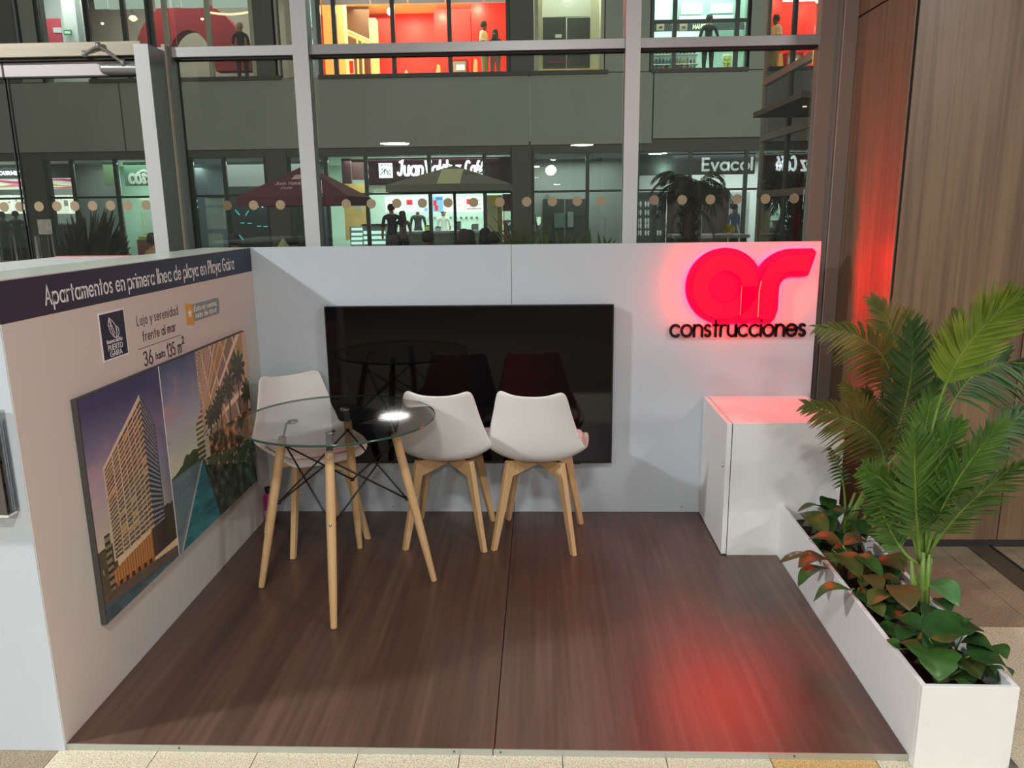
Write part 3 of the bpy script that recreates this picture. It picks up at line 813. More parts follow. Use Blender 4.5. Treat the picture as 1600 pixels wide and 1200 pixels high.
dup(cB, (.333, -.318, 0), radians(217), 'white shell chair facing the viewer behind the glass table, beside the left wall')

# ------------------------------------------------------------------ planter box
PT = .248
FL_ = PZ(1441.8, 1072.5, PT); FR_ = PZ(1594.5, 1074.7, PT); RL_ = PZ(1217.5, 786, PT)
px = (FR_-FL_); pxl = px.length; px.normalize()
py = (RL_-FL_); pyl = py.length-.004; py.normalize(); py.z = 0; px.z = 0
pn = thing('planter_box', 'long white planter box along the right edge of the stand', 'planter', (FL_.x+px.x*pxl/2, FL_.y+py.y*pyl/2, FZ))
def pp(a, b_, z): q = FL_+px*a+py*b_; return (q.x, q.y, z)
def pbox(a0, a1, b0, b1, z0, z1):
    return MB().hexa([pp(a0, b0, z0), pp(a1, b0, z0), pp(a1, b1, z0), pp(a0, b1, z0)], [pp(a0, b0, z1), pp(a1, b0, z1), pp(a1, b1, z1), pp(a0, b1, z1)])
pbox(0, pxl, 0, .015, FZ, PT).build('front_panel', M_whitepl, pn, bevel=.0015)
pbox(0, .015, .0152, pyl, FZ, PT).build('side_panel', M_whitepl, pn, bevel=.0015)
pbox(pxl-.015, pxl, .0152, pyl, FZ, PT).build('side_panel', M_whitepl, pn, bevel=.0015)
pbox(.0152, pxl-.0152, pyl-.015, pyl, FZ, PT).build('back_panel', M_whitepl, pn, bevel=.0015)
b = MB(); na, nb = 8, 44
vs = []; fs = []
for j in range(nb+1):
    for i in range(na+1):
        vs.append(pp(.015+(pxl-.03)*i/na, .015+(pyl-.03)*j/nb, .165+.022*random.random()))
for j in range(nb):
    for i in range(na):
        a = j*(na+1)+i; fs.append((a, a+1, a+na+2, a+na+1))
b.add(vs, fs); stuff(b.build('soil', M_soil, pn, smooth=True))
pbox(pxl+.0, pxl+.02, -.012, .04, FZ, FZ+.022).build('foot', mat('dark_foot', rgb(92, 84, 78), .5), pn, bevel=.003)

# ------------------------------------------------------------------ palms
def leafmat(name, c, c2, rough=.45, veins=False):
    m = bpy.data.materials.new(name); m.use_nodes = True
    nt = m.node_tree; b = nt.nodes['Principled BSDF']
    tc = nt.nodes.new('ShaderNodeTexCoord'); nz = nt.nodes.new('ShaderNodeTexNoise'); nz.inputs['Scale'].default_value = 14; nz.inputs['Detail'].default_value = 4
    mx = nt.nodes.new('ShaderNodeMix'); mx.data_type = 'RGBA'; mx.inputs[6].default_value = c; mx.inputs[7].default_value = c2
    rp = nt.nodes.new('ShaderNodeMapRange'); rp.inputs[1].default_value = .35; rp.inputs[2].default_value = .65
    nt.links.new(tc.outputs['Object'], nz.inputs['Vector']); nt.links.new(nz.outputs['Fac'], rp.inputs[0]); nt.links.new(rp.outputs[0], mx.inputs[0])
    nt.links.new(mx.outputs[2], b.inputs['Base Color']); b.inputs['Roughness'].default_value = rough
    b.inputs['Subsurface Weight'].default_value = 0.0
    tr = nt.nodes.new('ShaderNodeBsdfTranslucent'); nt.links.new(mx.outputs[2], tr.inputs[0])
    ms = nt.nodes.new('ShaderNodeMixShader'); ms.inputs[0].default_value = .22
    out = nt.nodes['Material Output']
    nt.links.new(b.outputs[0], ms.inputs[1]); nt.links.new(tr.outputs[0], ms.inputs[2]); nt.links.new(ms.outputs[0], out.inputs[0])
    return m
M_frondb = leafmat('bright_frond', rgb(124, 146, 44), rgb(98, 126, 40))
M_frondm = leafmat('mid_frond', rgb(88, 122, 44), rgb(70, 104, 44))
M_frondd = leafmat('dark_frond', rgb(58, 92, 48), rgb(74, 104, 52))
M_frondo = leafmat('olive_frond', rgb(112, 112, 52), rgb(88, 100, 48))
M_rachis = leafmat('green_stem', rgb(132, 160, 72), rgb(112, 144, 60))
def bez(p, t):
    a, b_, c = p; return a*(1-t)**2+b_*2*t*(1-t)+c*t*t
def frond(parent, base, mid, tip, L, m, start=.28, nl=30, spread=None, droop=.25, wid=.0065, rnd=1.0):
    """rachis through three points; leaflets in pairs, longest in the middle, turned a little upwards"""
    ctl = mid*2-(base+tip)*.5
    P = [base, ctl, tip]
    ra = MB(); N = 16
    pts = [bez(P, i/N) for i in range(N+1)]
    ra.tube(pts, [.0055*(1-i/N)+.0012 for i in range(N+1)], 6)
    fb = MB()
    for k in range(nl):
        t = start+(1-start)*(k+.5)/nl
        p = bez(P, t); tg = (bez(P, min(1, t+.02))-bez(P, max(0, t-.02))).normalized()
        sd = spread - tg*spread.dot(tg) if spread is not None else tg.cross(Vector((0, 0, 1)))
        sd.normalize(); nn = sd.cross(tg).normalized()
        q = (k+.5)/nl
        ll = L*(.45+.75*sin(pi*min(1, q*.85+.18)))*(1-.25*q)
        ang = radians(62-36*q)
        for sg_ in (-1, 1):
            j = random.uniform(-.09, .09)*rnd
            d = (tg*cos(ang+j)+sd*sg_*sin(ang+j)+nn*random.uniform(.02, .22)).normalized()
            l2 = ll*random.uniform(.86, 1.08)
            wv = d.cross(nn).normalized()
            w = wid*random.uniform(.85, 1.15)
            base_n = len(fb.v)
            vs = []
            for s_ in (0, .3, .65, 1.0):
                c = p+d*l2*s_-Vector((0, 0, 1))*droop*l2*s_*s_
                ww = w*(.55, 1.0, .8, .06)[(0, .3, .65, 1.0).index(s_)]
                vs += [c-wv*ww+nn*ww*.35, c, c+wv*ww+nn*ww*.35]
            fs = []
            for i in range(3):
                a = i*3; fs += [(a, a+1, a+4, a+3), (a+1, a+2, a+5, a+4)]
            fb.add(vs, fs)
    f = fb.build('frond', m, parent, smooth=True)
    ra.build('midrib', M_rachis, f, smooth=True)
    return f
VR = RT.copy()
p1 = thing('parlour_palm', 'tall green artificial palm standing in the near half of the white planter', 'palm', PZ(1438, 968, .17))
p2 = thing('parlour_palm', 'green artificial palm leaning right in the far end of the planter, fronds catching red light', 'palm', PZ(1312, 846, .17))
yb1, yb2 = p1.location.y, p2.location.y
def Q(u, v, y): return PY(u, v, y)
# clasping stem bases
sb = MB()
for (u0, v0, u1, v1, r, dy) in ((1438, 968, 1442, 862, .019, 0), (1430, 962, 1424, 876, .011, -.02), (1446, 960, 1452, 866, .010, -.015), (1441, 960, 1456, 872, .008, .012)):
    a = Q(u0, v0, yb1+dy); c = Q(u1, v1, yb1+dy); sb.tube([a, a*.5+c*.5, c], [r, r*.9, r*.45], 10)
sb.build('stem', M_rachis, p1, smooth=True)
sb = MB()
for (u0, v0, u1, v1, r, dy) in ((1310, 848, 1352, 768, .020, 0), (1318, 846, 1366, 790, .009, -.02), (1308, 846, 1336, 770, .010, .02)):
    a = Q(u0, v0, yb2+dy); c = Q(u1, v1, yb2+dy); sb.tube([a, a*.5+c*.5, c], [r, r*.95, r*.5], 10)
sb.build('stem', M_rachis, p2, smooth=True)
def fr(par, y, b_, m_, t_, L, mt, dys=(0, -.05, -.1), **k):
    return frond(par, Q(b_[0], b_[1], y+dys[0]), Q(m_[0], m_[1], y+dys[1]), Q(t_[0], t_[1], y+dys[2]), L, mt, spread=VR+Vector((0, .1, 0)), **k)
# near palm
fr(p1, yb1, (1438, 880), (1430, 770), (1430, 672), .135, M_frondm, (0, -.06, -.10), start=.18, nl=34, droop=-.1)
fr(p1, yb1, (1446, 872), (1487, 765), (1567, 660), .14, M_frondm, (0, -.05, -.05), start=.25, nl=34, droop=.12)
fr(p1, yb1, (1448, 870), (1510, 790), (1606, 715), .13, M_frondm, (.01, -.10, -.2), start=.22, nl=34, droop=.2)
fr(p1, yb1, (1446, 866), (1478, 600), (1625, 455), .155, M_frondb, (.02, .0, -.08), start=.50, nl=46, droop=-.05, wid=.0075)
fr(p1, yb1, (1445, 866), (1500, 610), (1640, 582), .17, M_frondd, (.03, .16, .24), start=.45, nl=30, droop=.35)
fr(p1, yb1, (1442, 870), (1440, 720), (1462, 600), .12, M_frondm, (.01, .06, .1), start=.25, nl=30, droop=.0)
fr(p1, yb1, (1436, 876), (1400, 775), (1345, 735), .11, M_frondm, (0, -.02, -.04), start=.25, nl=28, droop=.2)
fr(p1, yb1, (1432, 880), (1392, 830), (1352, 722), .09, M_frondm, (-.01, .02, .05), start=.3, nl=26, droop=.1)
fr(p1, yb1, (1450, 870), (1530, 715), (1612, 640), .12, M_frondd, (.03, .12, .2), start=.4, nl=28, droop=.2)
fr(p1, yb1, (1447, 870), (1462, 740), (1500, 660), .11, M_frondm, (.0, .0, .0), start=.3, nl=26, droop=.05)
# far palm
fr(p2, yb2, (1352, 768), (1412, 640), (1424, 505), .19, M_frondd, (0, -.14, -.22), start=.30, nl=36, droop=.05, wid=.0075)
fr(p2, yb2, (1352, 768), (1372, 690), (1258, 632), .17, M_frondo, (0, -.16, -.22), start=.34, nl=32, droop=.3, wid=.0075)
fr(p2, yb2, (1352, 768), (1392, 585), (1276, 512), .15, M_frondo, (0, -.06, -.10), start=.42, nl=32, droop=.35, wid=.007)
fr(p2, yb2, (1352, 768), (1404, 590), (1362, 468), .15, M_frondo, (0, .02, .03), start=.4, nl=32, droop=.1, wid=.007)
fr(p2, yb2, (1352, 768), (1412, 610), (1418, 488), .13, M_frondo, (0, .06, .10), start=.4, nl=30, droop=.1)
fr(p2, yb2, (1352, 768), (1440, 620), (1492, 488), .13, M_frondo, (0, .10, .16), start=.45, nl=28, droop=.1)
fr(p2, yb2, (1350, 772), (1368, 690), (1318, 600), .13, M_frondo, (0, -.04, -.06), start=.4, nl=28, droop=.3)
fr(p2, yb2, (1346, 780), (1366, 700), (1352, 610), .12, M_frondd, (0, .04, .08), start=.35, nl=28, droop=.2)
fr(p2, yb2, (1318, 840), (1318, 760), (1296, 700), .055, M_frondd, (-.02, -.05, -.08), start=.5, nl=12, droop=.5)
fr(p2, yb2, (1352, 768), (1420, 690), (1475, 640), .13, M_frondm, (0, -.02, .02), start=.35, nl=28, droop=.15)

# ------------------------------------------------------------------ low broad-leaved plants
M_leafd = leafmat('dark_leaf', rgb(40, 74, 34), rgb(54, 92, 42), .36)
M_leafm = leafmat('green_leaf', rgb(66, 104, 42), rgb(52, 88, 38), .36)
M_leafo = leafmat('olive_leaf', rgb(92, 98, 46), rgb(70, 86, 42), .38)
M_leafr = leafmat('red_lit_leaf', rgb(112, 80, 46), rgb(84, 82, 44), .36)  # red light of the sign painted into the leaf colour
M_leafl = leafmat('pale_leaf', rgb(104, 146, 92), rgb(72, 118, 66), .22)
OVAL = [(0, .0), (.06, .30), (.18, .72), (.34, .98), (.5, 1.0), (.66, .86), (.82, .56), (.93, .25), (1.0, .02)]
LOBE = [(0, .30), (.05, .85), (.16, 1.0), (.30, .92), (.40, 1.12), (.52, .86), (.62, .70), (.72, .80), (.86, .38), (1.0, .02)]
def leaf(parent, base, tip, halfw, m, shape=OVAL, cup=.25, arch_=.18, twist=0.0):
    d = tip-base; l = d.length; t = d/l
    s = t.cross(Vector((0, 0, 1)))
    if s.length < .05: s = RT.copy()
    s.normalize()
    nn = s.cross(t).normalized()
    if nn.z < 0: nn = -nn
    s = (s*cos(twist)+nn*sin(twist)).normalized(); nn = s.cross(t).normalized()
    if nn.z < 0: nn = -nn
    vs = []; fs = []
    K = 6
    for i, (q, w) in enumerate(shape):
        c = base+t*l*q+nn*arch_*l*sin(pi*q)
        for k in range(K+1):
            x = -1+2*k/K
            vs.append(c+s*halfw*w*x+nn*(cup*halfw*w*(abs(x)**1.3)+.04*halfw*sin(q*16+x*3)))
    for i in range(len(shape)-1):
        for k in range(K):
            a = i*(K+1)+k; fs.append((a, a+1, a+K+2, a+K+1))
    b = MB(); b.add(vs, fs)
    o = b.build('leaf', m, parent, smooth=True, solid=.0012, sub=1)
    return o
def stalk(parent, a, c, r=.002):
    m = (a+c)*.5+Vector((0, 0, .02)); MB().tube([a, m, c], r, 6).build('stalk', M_rachis, parent, smooth=True)
def plant(name, label, cat, loc, leaves, group=None):
    p = thing(name, label, cat, loc, 0, group)
    for (bu, bv, tu, tv, w, m, zb, zt, sh, tw) in leaves:
        leaf(p, PZ(bu, bv, zb), PZ(tu, tv, zt), w*1.22, m, LOBE if sh else OVAL, twist=tw)
        stalk(p, PZ(bu, bv, zb), Vector((p.location.x*.5+PZ(bu, bv, zb).x*.5, p.location.y*.5+PZ(bu, bv, zb).y*.5, .168)))
    return p
D, Mm, Oo, Rr, Ll = M_leafd, M_leafm, M_leafo, M_leafr, M_leafl
plant('foliage_plant', 'dark broad-leaved plant at the far end of the planter around the leaning palm', 'plant', PZ(1300, 835, .17), [
    (1292, 838, 1249, 802, .042, Oo, .27, .30, 0, .1), (1298, 802, 1246, 800, .028, D, .30, .33, 0, -.2), (1290, 800, 1294, 778, .03, Mm, .31, .40, 0, .2),
    (1298, 815, 1327, 793, .036, D, .29, .33, 0, .1), (1282, 808, 1302, 834, .034, D, .29, .27, 0, 0), (1328, 812, 1352, 842, .042, D, .30, .27, 0, .1),
    (1352, 846, 1387, 822, .022, Mm, .28, .34, 0, .5), (1344, 836, 1388, 856, .046, Mm, .28, .27, 0, .1), (1268, 822, 1300, 842, .036, D, .25, .25, 0, 0),
    (1330, 800, 1375, 815, .036, D, .33, .32, 0, .2), (1345, 790, 1362, 815, .03, Mm, .36, .32, 0, .1)])
plant('foliage_plant', 'broad-leaved plant mid-planter, leaves hanging over its left edge, lit red', 'plant', PZ(1350, 900, .17), [
    (1316, 852, 1262, 843, .034, Rr, .28, .27, 0, .1), (1318, 852, 1355, 846, .04, Rr, .28, .29, 0, 0), (1297, 876, 1247, 888, .048, Rr, .28, .26, 0, -.1),
    (1294, 888, 1247, 917, .036, Mm, .25, .20, 0, -.2), (1330, 922, 1271, 940, .042, Mm, .28, .23, 0, -.2), (1298, 866, 1346, 906, .046, Oo, .29, .27, 0, 0),
    (1380, 902, 1332, 867, .026, Mm, .29, .31, 0, .2), (1414, 893, 1357, 882, .044, Rr, .29, .28, 0, 0), (1384, 868, 1416, 888, .034, Oo, .29, .28, 0, 0),
    (1348, 898, 1376, 928, .036, Rr, .28, .26, 0, .1), (1358, 946, 1396, 930, .034, Oo, .26, .27, 0, .1), (1422, 954, 1394, 914, .046, Rr, .27, .29, 0, 0),
    (1408, 912, 1372, 904, .024, Rr, .27, .28, 0, 0), (1264, 864, 1217, 880, .012, Rr, .30, .24, 0, .8), (1356, 944, 1380, 964, .03, Oo, .25, .24, 0, 0),
    (1300, 858, 1330, 862, .03, Mm, .25, .25, 0, 0), (1375, 880, 1400, 915, .036, D, .25, .24, 0, 0), (1340, 925, 1362, 950, .034, D, .24, .23, 0, 0)])
plant('foliage_plant', 'pale glossy-leaved plant over the right rim of the planter behind the near palm', 'plant', PZ(1455, 930, .17), [
    (1448, 908, 1498, 948, .046, Ll, .29, .26, 0, -.1), (1452, 945, 1446, 985, .03, D, .25, .22, 0, .3), (1462, 935, 1485, 958, .03, D, .25, .24, 0, 0)])
plant('ivy_plant', 'dark green lobed-leaf plant spilling over the near end of the planter', 'plant', PZ(1480, 1010, .17), [
    (1406, 1014, 1385, 999, .016, Mm, .25, .26, 0, .2), (1404, 1003, 1444, 1030, .030, Rr, .27, .25, 0, .1), (1447, 1012, 1468, 1066, .060, Mm, .29, .25, 1, .1),
    (1452, 998, 1538, 987, .062, D, .32, .33, 1, .0), (1506, 990, 1519, 966, .022, Mm, .33, .38, 0, .4), (1500, 1004, 1554, 1018, .042, D, .31, .31, 0, .1),
    (1514, 1026, 1582, 1056, .058, D, .31, .26, 1, .05), (1498, 1026, 1468, 1062, .036, D, .27, .24, 0, .1), (1500, 1034, 1532, 1062, .042, Oo, .27, .25, 1, 0),
    (1474, 978, 1491, 958, .026, D, .28, .30, 0, .3), (1444, 988, 1397, 964, .034, D, .26, .27, 0, .1), (1455, 1030, 1498, 1052, .040, Oo, .25, .23, 0, 0),
    (1425, 985, 1404, 1002, .030, D, .24, .23, 0, 0), (1472, 1000, 1448, 1022, .036, D, .27, .26, 0, .1), (1540, 1040, 1560, 1066, .030, D, .25, .22, 0, 0), (1430, 1000, 1470, 1005, .03, D, .26, .27, 0, 0), (1545, 1010, 1574, 1030, .034, Mm, .28, .27, 0, .1)])

# a lower layer of leaves that hides the soil
k_ = 0
for plant_, b0, b1, pal in (('foliage_plant', .92, 1.34, (D, Oo, D)), ('foliage_plant.001', .50, .92, (Rr, Oo, D)), ('ivy_plant', .03, .50, (D, Mm, Oo))):
    par = bpy.data.objects[plant_]
    for i in range(17):
        b_ = b0+(b1-b0)*(i+.5)/17+random.uniform(-.02, .02); a_ = .035+.20*((i*.618) % 1.0)
        q = Vector(pp(a_, b_, .185)); an = random.uniform(0, 2*pi); l_ = random.uniform(.07, .10)
        e = q+Vector((cos(an)*l_, sin(an)*l_, random.uniform(.02, .05)))
        r_ = e-FL_; aa = r_.dot(px)
        if aa < .02 or aa > pxl-.02: e = q+(q-e)*.6; e.z = .22
        leaf(par, q+Vector((0, 0, .01)), e, random.uniform(.032, .044), pal[i % 3], twist=random.uniform(-.2, .2))

# ------------------------------------------------------------------ wood-clad pier on the right
XP = 3.024; YP = -.375
wr = MB().box(XP+.006, 5.6, YP+.006, .35, -.02, 4.3).build('wall_right', M_dark); struct(wr)
MB().box(XP, XP+.02, YP+.012, .268, .012, 2.478).build('panel', M_pier, wr, bevel=.001)
MB().box(XP, XP+.02, YP+.012, .268, 2.487, 4.3).build('panel', M_pier, wr, bevel=.001)
MB().box(XP+.012, 3.627, YP, YP+.02, .012, 4.3).build('panel', M_pier, wr, bevel=.001)
MB().box(3.632, 4.85, YP, YP+.02, .012, 4.3).build('panel', M_pier, wr, bevel=.001)
MB().box(4.855, 5.6, YP, YP+.02, .012, 4.3).build('panel', M_pier, wr, bevel=.001)
MB().box(XP-.004, 5.6, YP-.006, YP-.0005, FZ, .012).build('baseboard_right', mat('black_skirting', rgb(48, 44, 42), .6), wr)

# ------------------------------------------------------------------ glazed front: columns, transoms, panes
ZTOP = 4.2; ZT0, ZT1 = 2.365, 2.413
def column(name, x0, x1, y0, y1, z1=ZTOP):
    o = MB().box(x0, x1, y0+.004, y1, FZ, z1).build(name, M_alud, None, bevel=.002); struct(o)
    MB().box(x0+.0005, x1-.0005, y0, y0+.004, FZ, z1).build('face_plate', M_aluw, o)
    return o
column('trim_2', .201, .282, .268, .345)
column('trim_3', 1.887, 1.963, .268, .345)
o = MB().box(2.848, 2.953, .275, .345, FZ, ZTOP).build('trim_4', M_taupe, None, bevel=.002); struct(o)
MB().box(2.925, 2.935, .270, .275, FZ, ZTOP).build('bead', M_alud, o)
o = MB().box(2.953, 3.0235, .255, .345, FZ, ZTOP).build('trim_5', M_taupe, None, bevel=.002); struct(o)
MB().box(2.9535, 2.956, .2535, .256, FZ, ZTOP).build('bead', M_aluw, o)
# door portal post
o = MB().box(-.520, -.447, .07, .24, FZ, 2.388).build('trim_6', M_alud, None, bevel=.002); struct(o)
MB().box(-.5195, -.4475, .066, .0705, FZ, 2.388).build('face_plate', M_aluw, o)
MB().box(-.462, -.444, .24, .262, FZ, 2.42).build('beading', mat('cream_bead', rgb(196, 188, 164), .5), o)
MB().box(-.447, -.428, .262, .345, FZ, 2.42).build('jamb', M_alud, o)
MB().box(-.428, -.424, .335, .35, FZ, 2.37).build('gasket', M_gasket, o)
bays = [(-.430, .201), (.282, 1.887), (1.963, 2.848)]
DOTS = [(355, 396, 438), (541, 580, 620, 660, 700, 740, 781, 823, 863, 902, 940), (1022, 1066, 1110, 1152, 1196, 1241)]
M_dot = mat('sand_sticker', rgb(166, 146, 114), .6)
for i, (x0, x1) in enumerate(bays):
    w = MB().box(x0+.004, x1-.004, .346, .352, .02, ZT0-.012).build('window_%d' % (i+1), M_pane); struct(w)
    MB().box(x0+.004, x1-.004, .346, .352, ZT1+.004, ZTOP).build('upper_pane', M_pane, w)
    tr_ = MB().box(x0-(.0 if i == 0 else .0), x1+(.012 if i == 2 else 0), .284, .345, ZT0, ZT1).build('transom', M_alu if i else M_aluw, w, bevel=.0015)
    MB().box(x0, x1, .300, .356, ZT0-.012, ZT0-.0005).build('gasket', M_gasket, w)
    for u in DOTS[i]:
        c = PY(u, 319.5-(u-360)*.0108, .345)
        MB().tube([(c.x, .3455, 1.62), (c.x, .3447, 1.62)], .0255, 24).build('dot', M_dot, w)
# left door pair
hd = MB().box(-5.0, -.52, .14, .24, 2.352, 2.418).build('trim_7', M_tan, None, bevel=.002); struct(hd)
MB().box(-5.0, -.52, .16, .23, 2.338, 2.352).build('gasket', M_gasket, hd)
uw = MB().box(-5.0, -.45, .346, .352, 2.42, ZTOP).build('window_4', M_pane); struct(uw)
MB().box(-5.0, -.43, .285, .345, 2.378, 2.413).build('transom', M_aluw, uw)
MB().box(-1.262, -1.250, .335, .36, 2.42, ZTOP).build('glazing_bar', M_gasket, uw)
doors = []
for i, (x0, x1) in enumerate(((-1.262, -.524), (-2.06, -1.272))):
    d = MB().box(x0, x1, .205, .213, .02, 2.336).build('door_%d' % (i+1), M_pane); struct(d)
    MB().box(x0, x1, .190, .228, 2.268, 2.336).build('top_rail', M_ext_pink, d, bevel=.002)
    MB().box(x0, x1, .192, .226, 2.262, 2.268).build('gasket', M_gasket, d)
    MB().box(x0, x1, .192, .226, .0, .09).build('bottom_rail', M_ext_pink, d)
    ex = x0 if i == 0 else x1-.006
    MB().box(ex, ex+.006, .203, .215, .09, 2.262).build('edge_seal', M_gasket, d)
    hx = -1.19 if i == 0 else -1.402
    for yy in (.15, .27):
        h = MB().tube([(hx, yy, .75), (hx, yy, 1.475)], .013, 14).build('pull_handle', M_steel, d, smooth=True)
        for zz in (.86, 1.335):
            MB().tube([(hx, yy, zz), (hx, .205 if yy < .2 else .213, zz)], .008, 10).build('handle_post', M_steel, h, smooth=True)
    doors.append(d)
for u in (5.5, 30):
    c = PY(u, 321, .2); MB().tube([(c.x, .2045, 1.626), (c.x, .2037, 1.626)], .0255, 24).build('dot', M_dot, doors[1])
for u in (60, 88, 116, 144, 172, 199, 228):
    c = PY(u, 321, .2); MB().tube([(c.x, .2045, 1.626), (c.x, .2037, 1.626)], .0255, 24).build('dot', M_dot, doors[0])
c0 = PY(57, 343, .2); c1 = PY(82, 366, .2)
MB().box(c0.x, c1.x, .2035, .2045, c1.z, c0.z).build('sticker', mat('faded_sticker', rgb(112, 110, 96), .6, noise=.2, scale=40), doors[0])
sw = MB().box(-5.0, -2.08, .205, .213, .02, 2.336).build('window_5', M_pane); struct(sw)
for x in (-2.1, -3.5): MB().box(x, x+.03, .19, .23, FZ, 2.338).build('glazing_bar', M_alud, sw)
# door closer on the right leaf
ca = PY(160, 108, .17); cc = PY(226, 108, .17)
dc = MB()
dc.tube([(ca.x, .160, ca.z), (ca.x+.01, .160, ca.z), (cc.x-.01, .160, cc.z), (cc.x, .160, cc.z)], [.018, .026, .026, .022], 16)
dc.box(ca.x+.01, cc.x-.01, .162, .190, ca.z-.026, ca.z+.024)
dcl = dc.build('door_closer', M_alu, doors[0], bevel=.002)
a0 = PY(192, 98, .14); a1 = PY(153, 71, .12); a2 = PY(132, 84, .138)
MB().tube([a0, a1, a2], .0075, 8).build('closer_arm', M_alu, dcl)
for p in (a0, a1, a2):
    MB().tube([p-Vector((0, 0, .014)), p+Vector((0, 0, .014))], .012, 12).build('pivot', M_alu, dcl, smooth=True)
for k in (-.5, .5):
    MB().tube([(cc.x-.002, .160+k*.0, cc.z+k*.022), (cc.x+.003, .160, cc.z+k*.022)], .006, 10).build('valve_screw', M_dark, dcl)

# ================================================================== across the patio
YB0 = 18.0
M_conc = mat('painted_concrete', rgb(158, 158, 146), .85, noise=.05, scale=.7)
M_concd = mat('dark_concrete', rgb(98, 96, 86), .85, noise=.06, scale=1.2)
M_frame = mat('dark_window_frame', rgb(62, 66, 62), .5, metal=.2)
M_sill = mat('dark_sill', rgb(72, 70, 60), .6)
M_fpane = glass('facade_pane', (.93, .96, .94, 1), 1.0, 1.5)
M_gl = {}
def em(name, c, s=1.0): return mat(name, c, .6, emit=c, es=s)
M_swhite = mat('shop_white', rgb(226, 232, 228), .6)
M_steal = mat('shop_pale_green', rgb(206, 226, 216), .6)
M_sgrey = mat('shop_grey', rgb(150, 154, 152), .6)
M_sdark = mat('shop_dark', rgb(66, 66, 68), .6)
M_scream = mat('shop_cream', rgb(238, 214, 160), .6)
M_sred = mat('shop_red', rgb(222, 34, 30), .45)
M_mar = mat('maroon_fascia', rgb(86, 44, 56), .5)
M_court = mat('patio_paving', rgb(110, 106, 98), .8, noise=.15, scale=3)
g = MB().box(-30, 20, .36, 30, -.3, FZ).build('floor_outside', M_court); struct(g)
bd_ = thing('opposite_building', 'two-storey mall wing across the patio with a grey concrete band and lit shop fronts', 'building', (0, 18.2, 0))
def FB(name, u0, v0, u1, v1, Y, depth, m, parent=bd_, z0=None, bevel=0):
    um, vm = (u0+u1)/2, (v0+v1)/2
    xa, xb = PY(u0, vm, Y).x, PY(u1, vm, Y).x
    za, zb = PY(um, v1, Y).z, PY(um, v0, Y).z
    if z0 is not None: za = z0
    return MB().box(xa, xb, Y, Y+depth, za, zb).build(name, m, parent, bevel=bevel)
def X_(u, Y, v=300): return PY(u, v, Y).x
def Z_(v, Y, u=800): return PY(u, v, Y).z
# concrete band, upper piers, lower piers
ZB0, ZB1 = 3.27, 5.06
for u0, u1 in ((-420, 203), (205.5, 827), (829.5, 1016), (1018, 1500)):
    MB().box(X_(u0, 18), X_(u1, 18), 18, 18.35, ZB0+(.12 if u0 > 1000 else 0), ZB1+.02).build('wall_panel', M_conc, bd_)
MB().box(X_(-420, 18), X_(1500, 18), 18.06, 18.4, 3.06, ZB0+.1).build('lintel', M_concd, bd_)
for u0, u1 in ((33, 66), (416, 448), (800, 830)):
    MB().box(X_(u0, 18, 250), X_(u1, 18, 250), 17.95, 18.35, FZ, 3.2).build('pillar', M_concd, bd_)
for u0, u1, m in ((-300, 24, M_concd), (26, 62, M_conc), (398, 431, M_concd), (796, 834, M_concd), (944, 1017, M_conc), (1168, 1500, M_conc)):
    MB().box(X_(u0, 18, 60), X_(u1, 18, 60), 18.0, 18.4, ZB1, 8.6).build('upper_pier', m, bd_)
MB().box(X_(-420, 18), X_(1500, 18), 18.0, 18.5, 8.6, 11).build('parapet', M_conc, bd_)
for u0, u1 in ((140, 440), (498, 950), (1018, 1168)):
    MB().box(X_(u0, 18, 118), X_(u1, 18, 118), 17.92, 18.1, ZB1-.03, ZB1+.07).build('sill', M_sill, bd_)
# glazing of the ground floor: verticals, one transom
gm = [(-60, None), (35, None), (68, None), (113, None), (181, None), (300, None), (351, None), (416, None), (510, None), (572, None), (671, None), (757, None), (800, None), (832, None), (918, None), (996, None), (1078, None), (1165, None), (1300, None)]
us = [a for a, _ in gm]
for u in us[1:]:
    x = X_(u, 18.05, 270); MB().box(x-.05, x+.05, 18.02, 18.12, FZ, 3.08).build('mullion', M_frame, bd_)
MB().box(X_(-60, 18.05), X_(1300, 18.05), 18.03, 18.10, 2.02, 2.08).build('shop_transom', M_frame, bd_)
for a, b_ in zip(us[:-1], us[1:]):
    x0, x1 = X_(a, 18.05, 270)+.06, X_(b_, 18.05, 270)-.06
    MB().box(x0, x1, 18.06, 18.075, .05, 2.01).build('shop_pane', M_fpane, bd_)
    MB().box(x0, x1, 18.06, 18.075, 2.09, 3.05).build('shop_pane', M_fpane, bd_)
# upper-floor window frames and panes
def upwin(us_, zs, m=M_frame):
    zt = 8.6
    for u in us_:
        x = X_(u, 18.05, 70); MB().box(x-.055, x+.055, 18.0, 18.12, ZB1, zt).build('window_frame', m, bd_)
    for a, b_ in zip(us_[:-1], us_[1:]):
        x0, x1 = X_(a, 18.05, 70)+.06, X_(b_, 18.05, 70)-.06
        zz = [ZB1]+list(zs)+[zt]
        for c, d in zip(zz[:-1], zz[1:]):
            MB().box(x0, x1, 18.05, 18.06, c+.02, d-.02).build('window_pane', M_fpane, bd_)
        for c in zs: MB().box(x0-.01, x1+.01, 18.0, 18.1, c-.04, c+.04).build('window_bar', m, bd_)
M_pframe = mat('pale_window_frame', rgb(176, 172, 150), .5)
upwin((64, 140), ()); upwin((142, 198, 236, 240), (), M_frame); upwin((262, 328, 396), (), M_pframe); upwin((432, 452), (), M_pframe)
upwin((500, 524, 615, 703, 794), ()); upwin((838, 942), (), M_pframe)
upwin((1018, 1053, 1150, 1168), (Z_(33, 18.05, 1090),))
